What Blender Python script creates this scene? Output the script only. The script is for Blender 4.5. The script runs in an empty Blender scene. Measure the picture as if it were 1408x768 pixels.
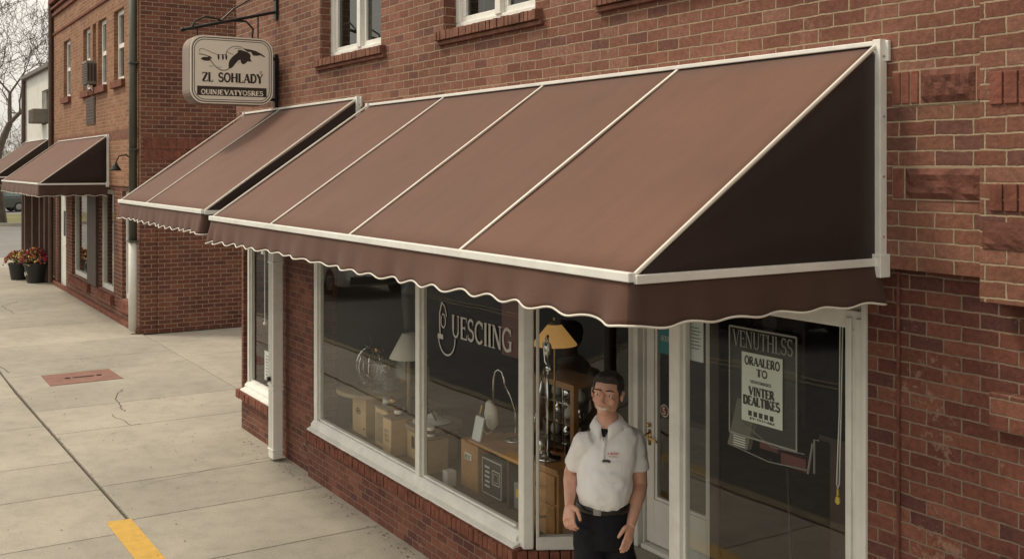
import bpy, bmesh, math, random
from mathutils import Vector, Matrix, Euler
random.seed(7)
R = math.radians
sc = bpy.context.scene
COL = sc.collection
PI = math.pi

# ---------------------------------------------------------------- materials
def newmat(name):
    m = bpy.data.materials.new(name); m.use_nodes = True
    nt = m.node_tree; nt.nodes.clear()
    out = nt.nodes.new('ShaderNodeOutputMaterial')
    return m, nt, out
def N(nt, t, **kw):
    n = nt.nodes.new(t)
    for k, v in kw.items():
        if k.startswith('i_'):
            n.inputs[k[2:].replace('_', ' ')].default_value = v
        else:
            setattr(n, k, v)
    return n
def ramp(nt, stops, interp='LINEAR'):
    r = nt.nodes.new('ShaderNodeValToRGB'); cr = r.color_ramp; cr.interpolation = interp
    while len(cr.elements) < len(stops): cr.elements.new(0.5)
    for e, (p, c) in zip(cr.elements, stops):
        e.position = p; e.color = (c[0], c[1], c[2], 1) if hasattr(c, '__len__') else (c, c, c, 1)
    return r
def mix(nt, a, b, fac, mode='MIX'):
    n = nt.nodes.new('ShaderNodeMix'); n.data_type = 'RGBA'; n.blend_type = mode
    for sock, v in ((n.inputs[6], a), (n.inputs[7], b), (n.inputs[0], fac)):
        if hasattr(v, 'links') or isinstance(v, bpy.types.NodeSocket): nt.links.new(v, sock)
        elif hasattr(v, '__len__'): sock.default_value = (v[0], v[1], v[2], 1)
        else: sock.default_value = v
    return n.outputs[2]
def mth(nt, op, a, b=0.0, clamp=False):
    n = nt.nodes.new('ShaderNodeMath'); n.operation = op; n.use_clamp = clamp
    for i, v in enumerate((a, b)):
        if isinstance(v, bpy.types.NodeSocket): nt.links.new(v, n.inputs[i])
        else: n.inputs[i].default_value = v
    return n.outputs[0]
def noise(nt, scale, detail=4, rough=.55, vec=None):
    n = N(nt, 'ShaderNodeTexNoise'); n.inputs['Scale'].default_value = scale
    n.inputs['Detail'].default_value = detail; n.inputs['Roughness'].default_value = rough
    if vec is not None: nt.links.new(vec, n.inputs['Vector'])
    return n
def simple(name, col, rough=.6, metal=0.0, var=.12, vscale=6.0, bump=0.0, bscale=60.0, dirt=0.0, spec=.5, emit=0.0, coat=0.0, sss=0.0):
    m, nt, out = newmat(name)
    b = N(nt, 'ShaderNodeBsdfPrincipled'); nt.links.new(b.outputs[0], out.inputs[0])
    tc = N(nt, 'ShaderNodeTexCoord')
    c = (col[0], col[1], col[2])
    n1 = noise(nt, vscale, 5, .6, tc.outputs['Object'])
    r = ramp(nt, [(.3, tuple(x*(1-var) for x in c)), (.7, tuple(min(1, x*(1+var)) for x in c))])
    nt.links.new(n1.outputs[0], r.inputs[0]); colo = r.outputs[0]
    if dirt:
        n2 = noise(nt, 2.3, 6, .7, tc.outputs['Object'])
        r2 = ramp(nt, [(.5, 0.0), (.75, 1.0)]); nt.links.new(n2.outputs[0], r2.inputs[0])
        colo = mix(nt, colo, tuple(x*.45 for x in c), mth(nt, 'MULTIPLY', r2.outputs[0], dirt))
    nt.links.new(colo, b.inputs['Base Color'])
    b.inputs['Roughness'].default_value = rough; b.inputs['Metallic'].default_value = metal
    b.inputs['Specular IOR Level'].default_value = spec
    b.inputs['Coat Weight'].default_value = coat
    if sss:
        b.inputs['Subsurface Weight'].default_value = sss
        b.inputs['Subsurface Radius'].default_value = (.012, .004, .002)
    if emit:
        b.inputs['Emission Color'].default_value = (c[0], c[1], c[2], 1); b.inputs['Emission Strength'].default_value = emit
    if bump:
        n3 = noise(nt, bscale, 4, .6, tc.outputs['Object'])
        bm_ = N(nt, 'ShaderNodeBump'); bm_.inputs['Strength'].default_value = bump; bm_.inputs['Distance'].default_value = .01
        nt.links.new(n3.outputs[0], bm_.inputs['Height']); nt.links.new(bm_.outputs[0], b.inputs['Normal'])
    return m

def brickmat(name, cols, mortar, bw=.2, rh=.068, ms=.009, stain=.25, efflo=0.0, big=None, bumpd=.010, vertical=False):
    """cols: brick colours, picked at random per brick; uses box-mapped UVs in metres"""
    m, nt, out = newmat(name)
    b = N(nt, 'ShaderNodeBsdfPrincipled'); nt.links.new(b.outputs[0], out.inputs[0])
    uv = N(nt, 'ShaderNodeUVMap')
    vec = uv.outputs[0]
    geo = N(nt, 'ShaderNodeNewGeometry')
    # wobble the joints a little
    nw = noise(nt, 9.0, 3, .6, vec)
    sub = N(nt, 'ShaderNodeVectorMath', operation='SUBTRACT'); nt.links.new(nw.outputs['Color'], sub.inputs[0]); sub.inputs[1].default_value = (.5, .5, .5)
    scl = N(nt, 'ShaderNodeVectorMath', operation='SCALE'); nt.links.new(sub.outputs[0], scl.inputs[0]); scl.inputs['Scale'].default_value = .012
    add = N(nt, 'ShaderNodeVectorMath', operation='ADD'); nt.links.new(vec, add.inputs[0]); nt.links.new(scl.outputs[0], add.inputs[1])
    nw2 = noise(nt, 75.0, 3, .7, vec)
    sub2 = N(nt, 'ShaderNodeVectorMath', operation='SUBTRACT'); nt.links.new(nw2.outputs['Color'], sub2.inputs[0]); sub2.inputs[1].default_value = (.5, .5, .5)
    scl2 = N(nt, 'ShaderNodeVectorMath', operation='SCALE'); nt.links.new(sub2.outputs[0], scl2.inputs[0]); scl2.inputs['Scale'].default_value = .006
    add2 = N(nt, 'ShaderNodeVectorMath', operation='ADD'); nt.links.new(add.outputs[0], add2.inputs[0]); nt.links.new(scl2.outputs[0], add2.inputs[1])
    vv = add2.outputs[0]
    br = N(nt, 'ShaderNodeTexBrick'); br.offset = .5
    br.inputs['Color1'].default_value = (0, 0, 0, 1); br.inputs['Color2'].default_value = (1, 1, 1, 1); br.inputs['Mortar'].default_value = (.5, .5, .5, 1)
    br.inputs['Scale'].default_value = 1; br.inputs['Mortar Size'].default_value = ms; br.inputs['Mortar Smooth'].default_value = .35
    br.inputs['Brick Width'].default_value = bw; br.inputs['Row Height'].default_value = rh; br.inputs['Bias'].default_value = 0
    nt.links.new(vv, br.inputs['Vector'])
    k = len(cols)
    r = ramp(nt, [((i+.0)/k, c) for i, c in enumerate(cols)], 'CONSTANT'); nt.links.new(br.outputs['Color'], r.inputs[0])
    col = r.outputs[0]
    # within-brick mottling
    n1 = noise(nt, 38, 6, .7, vec); r1 = ramp(nt, [(.25, .62), (.75, 1.4)]); nt.links.new(n1.outputs[0], r1.inputs[0])
    col = mix(nt, col, r1.outputs[0], 1.0, 'MULTIPLY')
    n5 = noise(nt, 120, 3, .7, vec); r5 = ramp(nt, [(.62, 0.0), (.72, 1.0)]); nt.links.new(n5.outputs[0], r5.inputs[0])
    col = mix(nt, col, tuple(c*.35 for c in cols[0]), mth(nt, 'MULTIPLY', r5.outputs[0], .5))
    # large scale weathering
    n2 = noise(nt, 1.1, 6, .65, vec); r2 = ramp(nt, [(.35, 1-stain), (.65, 1+stain)]); nt.links.new(n2.outputs[0], r2.inputs[0])
    col = mix(nt, col, r2.outputs[0], 1.0, 'MULTIPLY')
    n3 = noise(nt, 20, 4, .7, vec); r3 = ramp(nt, [(.3, .75), (.7, 1.2)]); nt.links.new(n3.outputs[0], r3.inputs[0])
    mo = mix(nt, mortar, r3.outputs[0], 1.0, 'MULTIPLY')
    if efflo:
        n4 = noise(nt, 3.2, 5, .6, vec); n4b = noise(nt, 26, 4, .7, vec)
        e = mth(nt, 'MULTIPLY', n4.outputs[0], n4b.outputs[0]); re = ramp(nt, [(.335, 0.0), (.39, 1.0)]); nt.links.new(e, re.inputs[0])
        col = mix(nt, col, (.42, .31, .23), mth(nt, 'MULTIPLY', re.outputs[0], efflo))
    col = mix(nt, col, mo, br.outputs['Fac'])
    nt.links.new(col, b.inputs['Base Color'])
    b.inputs['Roughness'].default_value = .88; b.inputs['Specular IOR Level'].default_value = .25
    h = mth(nt, 'SUBTRACT', 1.0, br.outputs['Fac'])
    h = mth(nt, 'ADD', h, mth(nt, 'MULTIPLY', n1.outputs[0], .55))
    h = mth(nt, 'ADD', h, mth(nt, 'MULTIPLY', br.outputs['Color'], .35))
    bp = N(nt, 'ShaderNodeBump'); bp.inputs['Strength'].default_value = .9; bp.inputs['Distance'].default_value = bumpd
    nt.links.new(h, bp.inputs['Height']); nt.links.new(bp.outputs[0], b.inputs['Normal'])
    return m

M = {}
red = [(.135, .052, .034), (.155, .060, .038), (.18, .072, .044), (.125, .047, .032), (.195, .082, .050), (.105, .044, .034), (.165, .064, .040), (.145, .056, .036)]
red = [(x*.95, y*.92, z*1.0) for x, y, z in red]
M['brick'] = brickmat('weathered_red_brick', red, (.25, .178, .13), bw=.158, rh=.060, ms=.0045, stain=.3, efflo=.35)
up = [(.205, .092, .055), (.225, .104, .062), (.25, .122, .074), (.19, .082, .050), (.265, .138, .086), (.165, .078, .054), (.235, .108, .064), (.215, .097, .058)]
M['brick_up'] = brickmat('light_red_face_brick', [(x*.90, y*.86, z*.96) for x, y, z in up], (.37, .28, .185), bw=.168, rh=.0605, ms=.0045, stain=.2, efflo=.25)
M['brick_orange'] = brickmat('orange_face_brick', [(.25, .122, .07), (.28, .138, .08), (.31, .16, .094), (.23, .108, .063), (.265, .128, .075)], (.38, .265, .17), ms=.007, rh=.072, stain=.2)
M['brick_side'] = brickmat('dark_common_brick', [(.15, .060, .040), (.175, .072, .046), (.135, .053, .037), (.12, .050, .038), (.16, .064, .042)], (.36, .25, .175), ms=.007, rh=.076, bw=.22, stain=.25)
M['brick_white'] = brickmat('white_painted_brick', [(.72, .68, .6), (.66, .62, .54), (.75, .7, .62)], (.55, .5, .43), stain=.12)
def headerbrick(name, base):
    return simple(name, base, .88, var=.38, vscale=9, bump=.6, bscale=45, dirt=.35, spec=.25)
M['header'] = headerbrick('rowlock_brick', (.185, .07, .046))
M['header_up'] = headerbrick('sill_brick', (.21, .098, .066))
M['mortar'] = simple('mortar', (.34, .25, .17), .95, var=.2, bump=.4)
M['stone'] = simple('rock_faced_brownstone', (.15, .062, .045), .9, var=.4, vscale=14, bump=1.0, bscale=22, dirt=.5, spec=.2)
M['soldier'] = headerbrick('soldier_brick', (.19, .07, .048))

def concrete(name, c, big=.1, spots=True):
    m, nt, out = newmat(name)
    b = N(nt, 'ShaderNodeBsdfPrincipled'); nt.links.new(b.outputs[0], out.inputs[0])
    g = N(nt, 'ShaderNodeNewGeometry'); p = g.outputs['Position']
    a = noise(nt, .55, 6, .6, p); ra = ramp(nt, [(.3, tuple(x*(1-big*1.6) for x in c)), (.7, tuple(x*(1+big) for x in c))]); nt.links.new(a.outputs[0], ra.inputs[0])
    f_ = noise(nt, 60, 6, .75, p); rf = ramp(nt, [(.25, .78), (.75, 1.18)]); nt.links.new(f_.outputs[0], rf.inputs[0])
    col = mix(nt, ra.outputs[0], rf.outputs[0], 1.0, 'MULTIPLY')
    d = noise(nt, 4.2, 7, .72, p); rd = ramp(nt, [(.46, 1.0), (.78, .76)]); nt.links.new(d.outputs[0], rd.inputs[0])
    col = mix(nt, col, rd.outputs[0], 1.0, 'MULTIPLY')
    # per slab tone
    oi = N(nt, 'ShaderNodeAttribute'); oi.attribute_name = 'tone'
    rt = ramp(nt, [(0, .93), (1, 1.07)]); nt.links.new(oi.outputs['Fac'], rt.inputs[0])
    col = mix(nt, col, rt.outputs[0], 1.0, 'MULTIPLY')
    if spots:
        v = N(nt, 'ShaderNodeTexVoronoi'); v.inputs['Scale'].default_value = 3.4; v.inputs['Randomness'].default_value = 1; nt.links.new(p, v.inputs['Vector'])
        rv = ramp(nt, [(.035, 1.0), (.06, 0.0)]); nt.links.new(v.outputs['Distance'], rv.inputs[0])
        sep = N(nt, 'ShaderNodeSeparateColor'); nt.links.new(v.outputs['Color'], sep.inputs[0])
        pick = mth(nt, 'GREATER_THAN', sep.outputs[0], .72)
        col = mix(nt, col, tuple(x*.35 for x in c), mth(nt, 'MULTIPLY', mth(nt, 'MULTIPLY', rv.outputs[0], pick), .7))
        # short rusty streaks as in swept concrete
        mp = N(nt, 'ShaderNodeMapping'); mp.inputs['Scale'].default_value = (3.0, 14.0, 1.0); nt.links.new(p, mp.inputs[0])
        s_ = noise(nt, 1.0, 5, .7, mp.outputs[0]); rs = ramp(nt, [(.64, 0.0), (.72, 1.0)]); nt.links.new(s_.outputs[0], rs.inputs[0])
        col = mix(nt, col, tuple(x*.6 for x in c), mth(nt, 'MULTIPLY', rs.outputs[0], .5))
    nt.links.new(col, b.inputs['Base Color']); b.inputs['Roughness'].default_value = .85; b.inputs['Specular IOR Level'].default_value = .3
    bp = N(nt, 'ShaderNodeBump'); bp.inputs['Strength'].default_value = .35; bp.inputs['Distance'].default_value = .004
    nt.links.new(f_.outputs[0], bp.inputs['Height']); nt.links.new(bp.outputs[0], b.inputs['Normal'])
    return m
M['concrete'] = concrete('sidewalk_concrete', (.375, .340, .278), .12)
M['joint'] = simple('joint_dirt', (.07, .055, .04), .95, var=.3)
M['asphalt'] = concrete('asphalt', (.085, .082, .078), .12, False)
M['asphalt_light'] = concrete('worn_asphalt', (.23, .22, .205), .1, False)
M['grass'] = simple('grass_turf', (.14, .13, .045), .95, var=.35, vscale=1.2, bump=.6)
M['dirt'] = simple('ground_soil', (.14, .12, .08), .95, var=.3, vscale=.3)
M['yellow_paint'] = simple('worn_yellow_paint', (.60, .36, .065), .7, var=.12, vscale=14, dirt=.35, bump=.3)
M['faded_yellow'] = simple('faded_road_yellow', (.20, .17, .10), .8, var=.3, vscale=6, dirt=.8)
M['red_plate'] = simple('faded_red_plate', (.235, .115, .085), .8, var=.25, vscale=5, dirt=.6, bump=.4)
M['white'] = simple('white_painted_aluminium', (.78, .77, .71), .45, var=.07, vscale=9, dirt=.38, bump=.05)
M['white_old'] = simple('aged_white_paint', (.68, .67, .61), .55, var=.08, vscale=4, dirt=.35, bump=.1)
M['cream'] = simple('cream_sign_face', (.86, .82, .70), .4, var=.04, vscale=2)
M['ink'] = simple('dark_brown_ink', (.035, .022, .016), .5, var=.1)
M['cabinet'] = simple('sign_cabinet_bronze', (.23, .16, .12), .45, .3, var=.12, vscale=3)
M['iron'] = simple('black_iron', (.022, .02, .018), .45, .5, var=.2)
M['green_pipe'] = simple('green_painted_downspout', (.080, .080, .062), .5, .2, var=.2, vscale=2, dirt=.4)
M['brownpaint'] = simple('brown_painted_wood', (.085, .045, .03), .6, var=.2, bump=.2)
M['darkwood'] = simple('dark_stained_wood', (.055, .032, .022), .6, var=.3, bump=.2)
M['dark'] = simple('dark_void', (.012, .011, .010), .9, var=.1)
M['room'] = simple('shop_wall_brown', (.06, .045, .036), .85, var=.2, vscale=1)
M['roomfloor'] = simple('display_floor_board', (.17, .115, .07), .6, var=.2, vscale=5)
M['box'] = simple('tan_wooden_box', (.60, .42, .22), .6, var=.12, vscale=7, dirt=.2)
M['box2'] = simple('golden_oak', (.42, .22, .085), .45, var=.2, vscale=8)
M['boxtop'] = simple('worn_table_top', (.30, .22, .13), .55, var=.2, vscale=6)
M['amber'] = simple('amber_lamp_shade', (.72, .38, .11), .6, var=.1, emit=.30)
M['shade'] = simple('off_white_lamp_shade', (.72, .68, .58), .7, var=.05)
M['chrome'] = simple('chrome', (.75, .74, .72), .15, 1.0, var=.05)
M['brass'] = simple('brass', (.65, .42, .16), .25, 1.0, var=.1)
M['gold'] = simple('gold_ball', (.9, .55, .12), .2, 1.0, var=.05)
M['bulb'] = simple('warm_bulb', (1, .62, .25), .4, emit=8, var=.01)
M['paper'] = simple('poster_paper', (.78, .82, .74), .7, var=.03)
M['paperw'] = simple('white_paper', (.68, .72, .70), .7, var=.03)
M['letter'] = simple('white_vinyl_lettering', (.50, .48, .43), .5, var=.05)
M['letter_dim'] = simple('faded_white_lettering', (.30, .29, .26), .5, var=.1)
M['teal'] = simple('teal_sticker', (.02, .16, .17), .5, var=.1)
M['maroon'] = simple('maroon_reflection_stand_in', (.13, .03, .025), .7, var=.2)
M['black'] = simple('black_plastic', (.018, .018, .018), .4, var=.1)
M['grey'] = simple('grey_metal', (.3, .29, .27), .5, .4, var=.1)
M['cloth_bag'] = simple('off_white_cloth', (.66, .63, .56), .9, var=.08, bump=.5, bscale=15)
M['curtain'] = simple('beige_curtain', (.42, .38, .3), .9, var=.1, bump=.3, bscale=12)
M['yellow_tag'] = simple('yellow_tag', (.7, .5, .04), .5, var=.05)
M['pot'] = simple('black_pot', (.02, .02, .02), .5, var=.2)
M['skin'] = simple('skin', (.68, .38, .27), .5, var=.08, vscale=22, sss=.12, bump=.12, bscale=160)
M['lip'] = simple('lip', (.40, .14, .10), .5, var=.05)
M['hair'] = simple('short_dark_hair', (.040, .031, .026), .55, var=.6, vscale=60, bump=.9, bscale=190)
M['tooth'] = simple('teeth', (.75, .70, .60), .3, var=.02)
M['eyew'] = simple('eye_white', (.78, .74, .70), .3, var=.02)
M['iris'] = simple('dark_iris', (.02, .014, .01), .2, var=.02)
M['shirt'] = simple('white_polo_cloth', (.86, .855, .84), .85, var=.03, bump=.25, bscale=14, spec=.2)
M['pants'] = simple('black_trouser_cloth', (.012, .013, .017), .8, var=.25, vscale=10, bump=.4, bscale=20, spec=.2)
M['belt'] = simple('black_leather', (.01, .01, .01), .35, var=.1)
M['redink'] = simple('red_embroidery', (.5, .04, .03), .7, var=.05)
M['bark'] = simple('grey_brown_bark', (.085, .065, .05), .9, var=.3, vscale=4, bump=.6)
M['twig'] = simple('bare_twigs', (.10, .075, .058), .9, var=.2)
M['leaf'] = simple('dark_leaf', (.045, .06, .02), .7, var=.3, vscale=20)
M['fl_red'] = simple('magenta_flower', (.42, .03, .07), .7, var=.35, vscale=30)
M['fl_yel'] = simple('yellow_flower', (.70, .48, .14), .7, var=.3, vscale=30)
M['rubber'] = simple('tyre_rubber', (.02, .02, .02), .8, var=.1)
M['carpaint'] = simple('grey_green_car_paint', (.07, .08, .075), .3, .3, var=.05, coat=.6)
M['carwhite'] = simple('white_car_paint', (.72, .72, .70), .3, var=.03, coat=.6)
M['carglass'] = simple('car_glass', (.12, .17, .17), .08, var=.05, spec=.9)
M['headlamp'] = simple('headlamp_lens', (.6, .6, .6), .15, var=.05)
M['taillamp'] = simple('red_tail_lamp', (.35, .02, .02), .2, var=.05)
M['roofing'] = simple('grey_roofing', (.16, .15, .14), .85, var=.15)
M['ac'] = simple('air_conditioner_casing', (.20, .175, .135), .6, var=.15, dirt=.4)

def clothmat(name, c, var=.07):
    m, nt, out = newmat(name)
    b = N(nt, 'ShaderNodeBsdfPrincipled')
    g = N(nt, 'ShaderNodeNewGeometry'); p = g.outputs['Position']
    a = noise(nt, 1.3, 4, .5, p); ra = ramp(nt, [(.3, tuple(x*(1-var) for x in c)), (.7, tuple(x*(1+var) for x in c))]); nt.links.new(a.outputs[0], ra.inputs[0])
    f_ = noise(nt, 240, 3, .6, p); rf = ramp(nt, [(.3, .94), (.7, 1.06)]); nt.links.new(f_.outputs[0], rf.inputs[0])
    col = mix(nt, ra.outputs[0], rf.outputs[0], 1.0, 'MULTIPLY')
    d = noise(nt, 3.6, 6, .7, p); rd = ramp(nt, [(.5, 1.0), (.8, .88)]); nt.links.new(d.outputs[0], rd.inputs[0])
    col = mix(nt, col, rd.outputs[0], 1.0, 'MULTIPLY')
    mp = N(nt, 'ShaderNodeMapping'); mp.inputs['Scale'].default_value = (9.0, 1.1, 1.1); nt.links.new(p, mp.inputs[0])
    st = noise(nt, 1.0, 5, .65, mp.outputs[0]); rst = ramp(nt, [(.36, .955), (.66, 1.035)]); nt.links.new(st.outputs[0], rst.inputs[0])
    col = mix(nt, col, rst.outputs[0], 1.0, 'MULTIPLY')
    at_ = N(nt, 'ShaderNodeAttribute'); at_.attribute_name = 'tone'; rt = ramp(nt, [(0, .88), (1, 1.10)]); nt.links.new(at_.outputs['Fac'], rt.inputs[0])
    col = mix(nt, col, rt.outputs[0], 1.0, 'MULTIPLY')
    nt.links.new(col, b.inputs['Base Color']); b.inputs['Roughness'].default_value = .8; b.inputs['Specular IOR Level'].default_value = .3
    b.inputs['Sheen Weight'].default_value = .06
    bp = N(nt, 'ShaderNodeBump'); bp.inputs['Strength'].default_value = .35; bp.inputs['Distance'].default_value = .02
    nb = noise(nt, 3.5, 5, .55, p); nt.links.new(nb.outputs[0], bp.inputs['Height']); nt.links.new(bp.outputs[0], b.inputs['Normal'])
    nt.links.new(b.outputs[0], out.inputs[0])
    return m
M['awning'] = clothmat('brown_awning_canvas', (.128, .063, .042))
M['awning_shade_tint'] = clothmat('shade_tinted_end_canvas', (.038, .022, .017))  # same brown canvas, with the end panels' shade put into the colour
M['awning_half_shade_tint'] = clothmat('shade_tinted_valance_canvas', (.078, .042, .030))  # same canvas again, milder shade of the side valances painted in
M['piping'] = simple('white_seam_piping', (.70, .66, .57), .7, var=.06, dirt=.15)

def glassmat(name, tint=(.93, .95, .93), r0=.05, dust=.004):
    m, nt, out = newmat(name)
    lw = N(nt, 'ShaderNodeLayerWeight'); lw.inputs['Blend'].default_value = .5
    f5 = mth(nt, 'POWER', lw.outputs['Facing'], 5.0)
    fr = mth(nt, 'ADD', mth(nt, 'MULTIPLY', f5, 1-r0), r0)
    t = N(nt, 'ShaderNodeBsdfTransparent'); t.inputs[0].default_value = (*tint, 1)
    g = N(nt, 'ShaderNodeBsdfGlossy'); g.inputs['Roughness'].default_value = .012; g.inputs['Color'].default_value = (1, 1, 1, 1)
    tc = N(nt, 'ShaderNodeTexCoord'); nn = noise(nt, 1.2, 2, .5, tc.outputs['Object'])
    bp = N(nt, 'ShaderNodeBump'); bp.inputs['Strength'].default_value = .12; bp.inputs['Distance'].default_value = .01
    nt.links.new(nn.outputs[0], bp.inputs['Height']); nt.links.new(bp.outputs[0], g.inputs['Normal'])
    s = N(nt, 'ShaderNodeMixShader'); nt.links.new(fr, s.inputs[0]); nt.links.new(t.outputs[0], s.inputs[1]); nt.links.new(g.outputs[0], s.inputs[2])
    d = N(nt, 'ShaderNodeBsdfDiffuse'); d.inputs[0].default_value = (.5, .47, .4, 1)
    s2 = N(nt, 'ShaderNodeMixShader'); s2.inputs[0].default_value = dust
    nt.links.new(s.outputs[0], s2.inputs[1]); nt.links.new(d.outputs[0], s2.inputs[2]); nt.links.new(s2.outputs[0], out.inputs[0])
    return m
M['glass'] = glassmat('window_glass', r0=.07)
M['glass_dark'] = glassmat('upper_window_glass', (.5, .53, .47), .05, .01)
M['acrylic'] = glassmat('clear_acrylic', (.9, .92, .88), .05, .03)

# ---------------------------------------------------------------- mesh builder
ORG = {}
def tag(o, label=None, cat=None, group=None, kind=None):
    if label: o['label'] = label
    if cat: o['category'] = cat
    if group: o['group'] = group
    if kind: o['kind'] = kind
    return o
def thing(name, label, cat, loc=(0, 0, 0), group=None, raw=False):
    """an Empty at the base of the thing; loc is (u, n, h)"""
    o = bpy.data.objects.new(name, None); COL.objects.link(o)
    L = Vector(loc) if raw else Vector((-loc[0], loc[1], loc[2]))
    o.location = L; o.empty_display_size = .2; ORG[o.name] = L
    return tag(o, label, cat, group)

class MB:
    def __init__(s, raw=False):
        s.v = []; s.f = []; s.raw = raw; s.tone = []; s.slot2 = None
    def P(s, p):
        return (p[0], p[1], p[2]) if s.raw else (-p[0], p[1], p[2])
    def add(s, vs, fs):
        o = len(s.v); s.v += [s.P(p) for p in vs]; s.f += [tuple(i+o for i in f) for f in fs]
        return s
    def box(s, a0, a1, b0, b1, c0, c1):
        vs = [(a, b, c) for a in (a0, a1) for b in (b0, b1) for c in (c0, c1)]
        return s.add(vs, [(0, 1, 3, 2), (4, 6, 7, 5), (0, 4, 5, 1), (2, 3, 7, 6), (0, 2, 6, 4), (1, 5, 7, 3)])
    def quad(s, *p): return s.add(p, [tuple(range(len(p)))])
    def prism(s, poly, c0, c1):
        """poly in (u,n) extruded c0..c1 in height"""
        k = len(poly); vs = [(x, y, c0) for x, y in poly]+[(x, y, c1) for x, y in poly]
        return s.add(vs, [tuple(range(k)), tuple(range(k, 2*k))]+[(i, (i+1) % k, k+(i+1) % k, k+i) for i in range(k)])
    def prism_u(s, poly, u0, u1):
        """poly in (n,h) extruded along u"""
        k = len(poly); vs = [(u0, x, y) for x, y in poly]+[(u1, x, y) for x, y in poly]
        return s.add(vs, [tuple(range(k)), tuple(range(k, 2*k))]+[(i, (i+1) % k, k+(i+1) % k, k+i) for i in range(k)])
    def prism_n(s, poly, n0, n1):
        k = len(poly); vs = [(x, n0, y) for x, y in poly]+[(x, n1, y) for x, y in poly]
        return s.add(vs, [tuple(range(k)), tuple(range(k, 2*k))]+[(i, (i+1) % k, k+(i+1) % k, k+i) for i in range(k)])
    def tube(s, pts, r, sides=8, cap=True):
        pts = [Vector(p) for p in pts]; k = len(pts)
        rs = r if hasattr(r, '__len__') else [r]*k
        vs = []; ref = None
        for i in range(k):
            t = (pts[min(i+1, k-1)]-pts[max(i-1, 0)])
            t = t.normalized() if t.length > 1e-9 else Vector((0, 0, 1))
            if ref is None or abs(ref.dot(t)) > .95:
                ref = Vector((0, 0, 1)) if abs(t.z) < .9 else Vector((1, 0, 0))
            a = ref-t*ref.dot(t); a.normalize(); b = t.cross(a); ref = a
            for j in range(sides):
                q = 2*PI*j/sides; vs.append(pts[i]+a*math.cos(q)*rs[i]+b*math.sin(q)*rs[i])
        fs = [(i*sides+j, i*sides+(j+1) % sides, (i+1)*sides+(j+1) % sides, (i+1)*sides+j) for i in range(k-1) for j in range(sides)]
        if cap: fs += [tuple(range(sides)), tuple((k-1)*sides+j for j in range(sides))]
        return s.add(vs, fs)
    def loft(s, rings, sides=20):
        """rings: (centre, ra, rb, side_axis) elliptical sections along a path"""
        k = len(rings); vs = []
        for i, rg in enumerate(rings):
            c = Vector(rg[0]); t = Vector(rings[min(i+1, k-1)][0])-Vector(rings[max(i-1, 0)][0])
            t = t.normalized() if t.length > 1e-9 else Vector((0, 0, 1))
            sx = Vector(rg[3]) if len(rg) > 3 else Vector((1, 0, 0))
            a = sx-t*sx.dot(t); a.normalize(); b = t.cross(a)
            for j in range(sides):
                q = 2*PI*j/sides; vs.append(c+a*math.cos(q)*rg[1]+b*math.sin(q)*rg[2])
        fs = [(i*sides+j, i*sides+(j+1) % sides, (i+1)*sides+(j+1) % sides, (i+1)*sides+j) for i in range(k-1) for j in range(sides)]
        fs += [tuple(range(sides)), tuple((k-1)*sides+j for j in range(sides))]
        return s.add(vs, fs)
    def ell(s, c, r, mat=None, seg=20, rings=12):
        vs = []; c = Vector(c)
        for i in range(1, rings):
            ph = PI*i/rings
            for j in range(seg):
                q = 2*PI*j/seg; p = Vector((r[0]*math.sin(ph)*math.cos(q), r[1]*math.sin(ph)*math.sin(q), r[2]*math.cos(ph)))
                vs.append(c+(mat @ p if mat else p))
        top = Vector((0, 0, r[2])); bot = Vector((0, 0, -r[2]))
        vs.append(c+(mat @ top if mat else top)); vs.append(c+(mat @ bot if mat else bot))
        fs = [((i)*seg+j, (i)*seg+(j+1) % seg, (i+1)*seg+(j+1) % seg, (i+1)*seg+j) for i in range(rings-2) for j in range(seg)]
        T = (rings-1)*seg
        fs += [(T, (j+1) % seg, j) for j in range(seg)]+[(T+1, (rings-2)*seg+j, (rings-2)*seg+(j+1) % seg) for j in range(seg)]
        return s.add(vs, fs)
    def lathe(s, c, prof, seg=24, cap=True):
        vs = [(c[0]+r*math.cos(2*PI*j/seg), c[1]+r*math.sin(2*PI*j/seg), c[2]+z) for r, z in prof for j in range(seg)]
        k = len(prof)
        fs = [(i*seg+j, i*seg+(j+1) % seg, (i+1)*seg+(j+1) % seg, (i+1)*seg+j) for i in range(k-1) for j in range(seg)]
        if cap: fs += [tuple(range(seg)), tuple((k-1)*seg+j for j in range(seg))]
        return s.add(vs, fs)
    def xform(s, mtx, start=0):
        for i in range(start, len(s.v)): s.v[i] = tuple(mtx @ Vector(s.v[i]))
        return s
    def build(s, name, mat, parent=None, smooth=False, bevel=0, loc=None, mods=None, label=None, solid=0, recalc=True):
        me = bpy.data.meshes.new(name)
        if parent is not None: L = ORG.get(parent.name, Vector((0, 0, 0)))
        elif loc is not None: L = Vector(loc) if s.raw else Vector((-loc[0], loc[1], loc[2]))
        elif s.v:
            xs = [v[0] for v in s.v]; ys = [v[1] for v in s.v]; zs = [v[2] for v in s.v]
            L = Vector(((min(xs)+max(xs))/2, (min(ys)+max(ys))/2, min(zs)))
        me.from_pydata([(v[0]-L.x, v[1]-L.y, v[2]-L.z) for v in s.v], [], s.f)
        bm_ = bmesh.new(); bm_.from_mesh(me)
        if recalc: bmesh.ops.recalc_face_normals(bm_, faces=bm_.faces)
        uvl = bm_.loops.layers.uv.new('UVMap')
        bm_.normal_update()
        for f in bm_.faces:
            n = f.normal; ax = max(range(3), key=lambda i: abs(n[i]))
            f.smooth = smooth
            for l in f.loops:
                w = l.vert.co+L
                if ax == 1: l[uvl].uv = (w.x, w.z)
                elif ax == 0: l[uvl].uv = (w.y, w.z)
                else: l[uvl].uv = (w.x, w.y)
        bm_.to_mesh(me); bm_.free()
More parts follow.
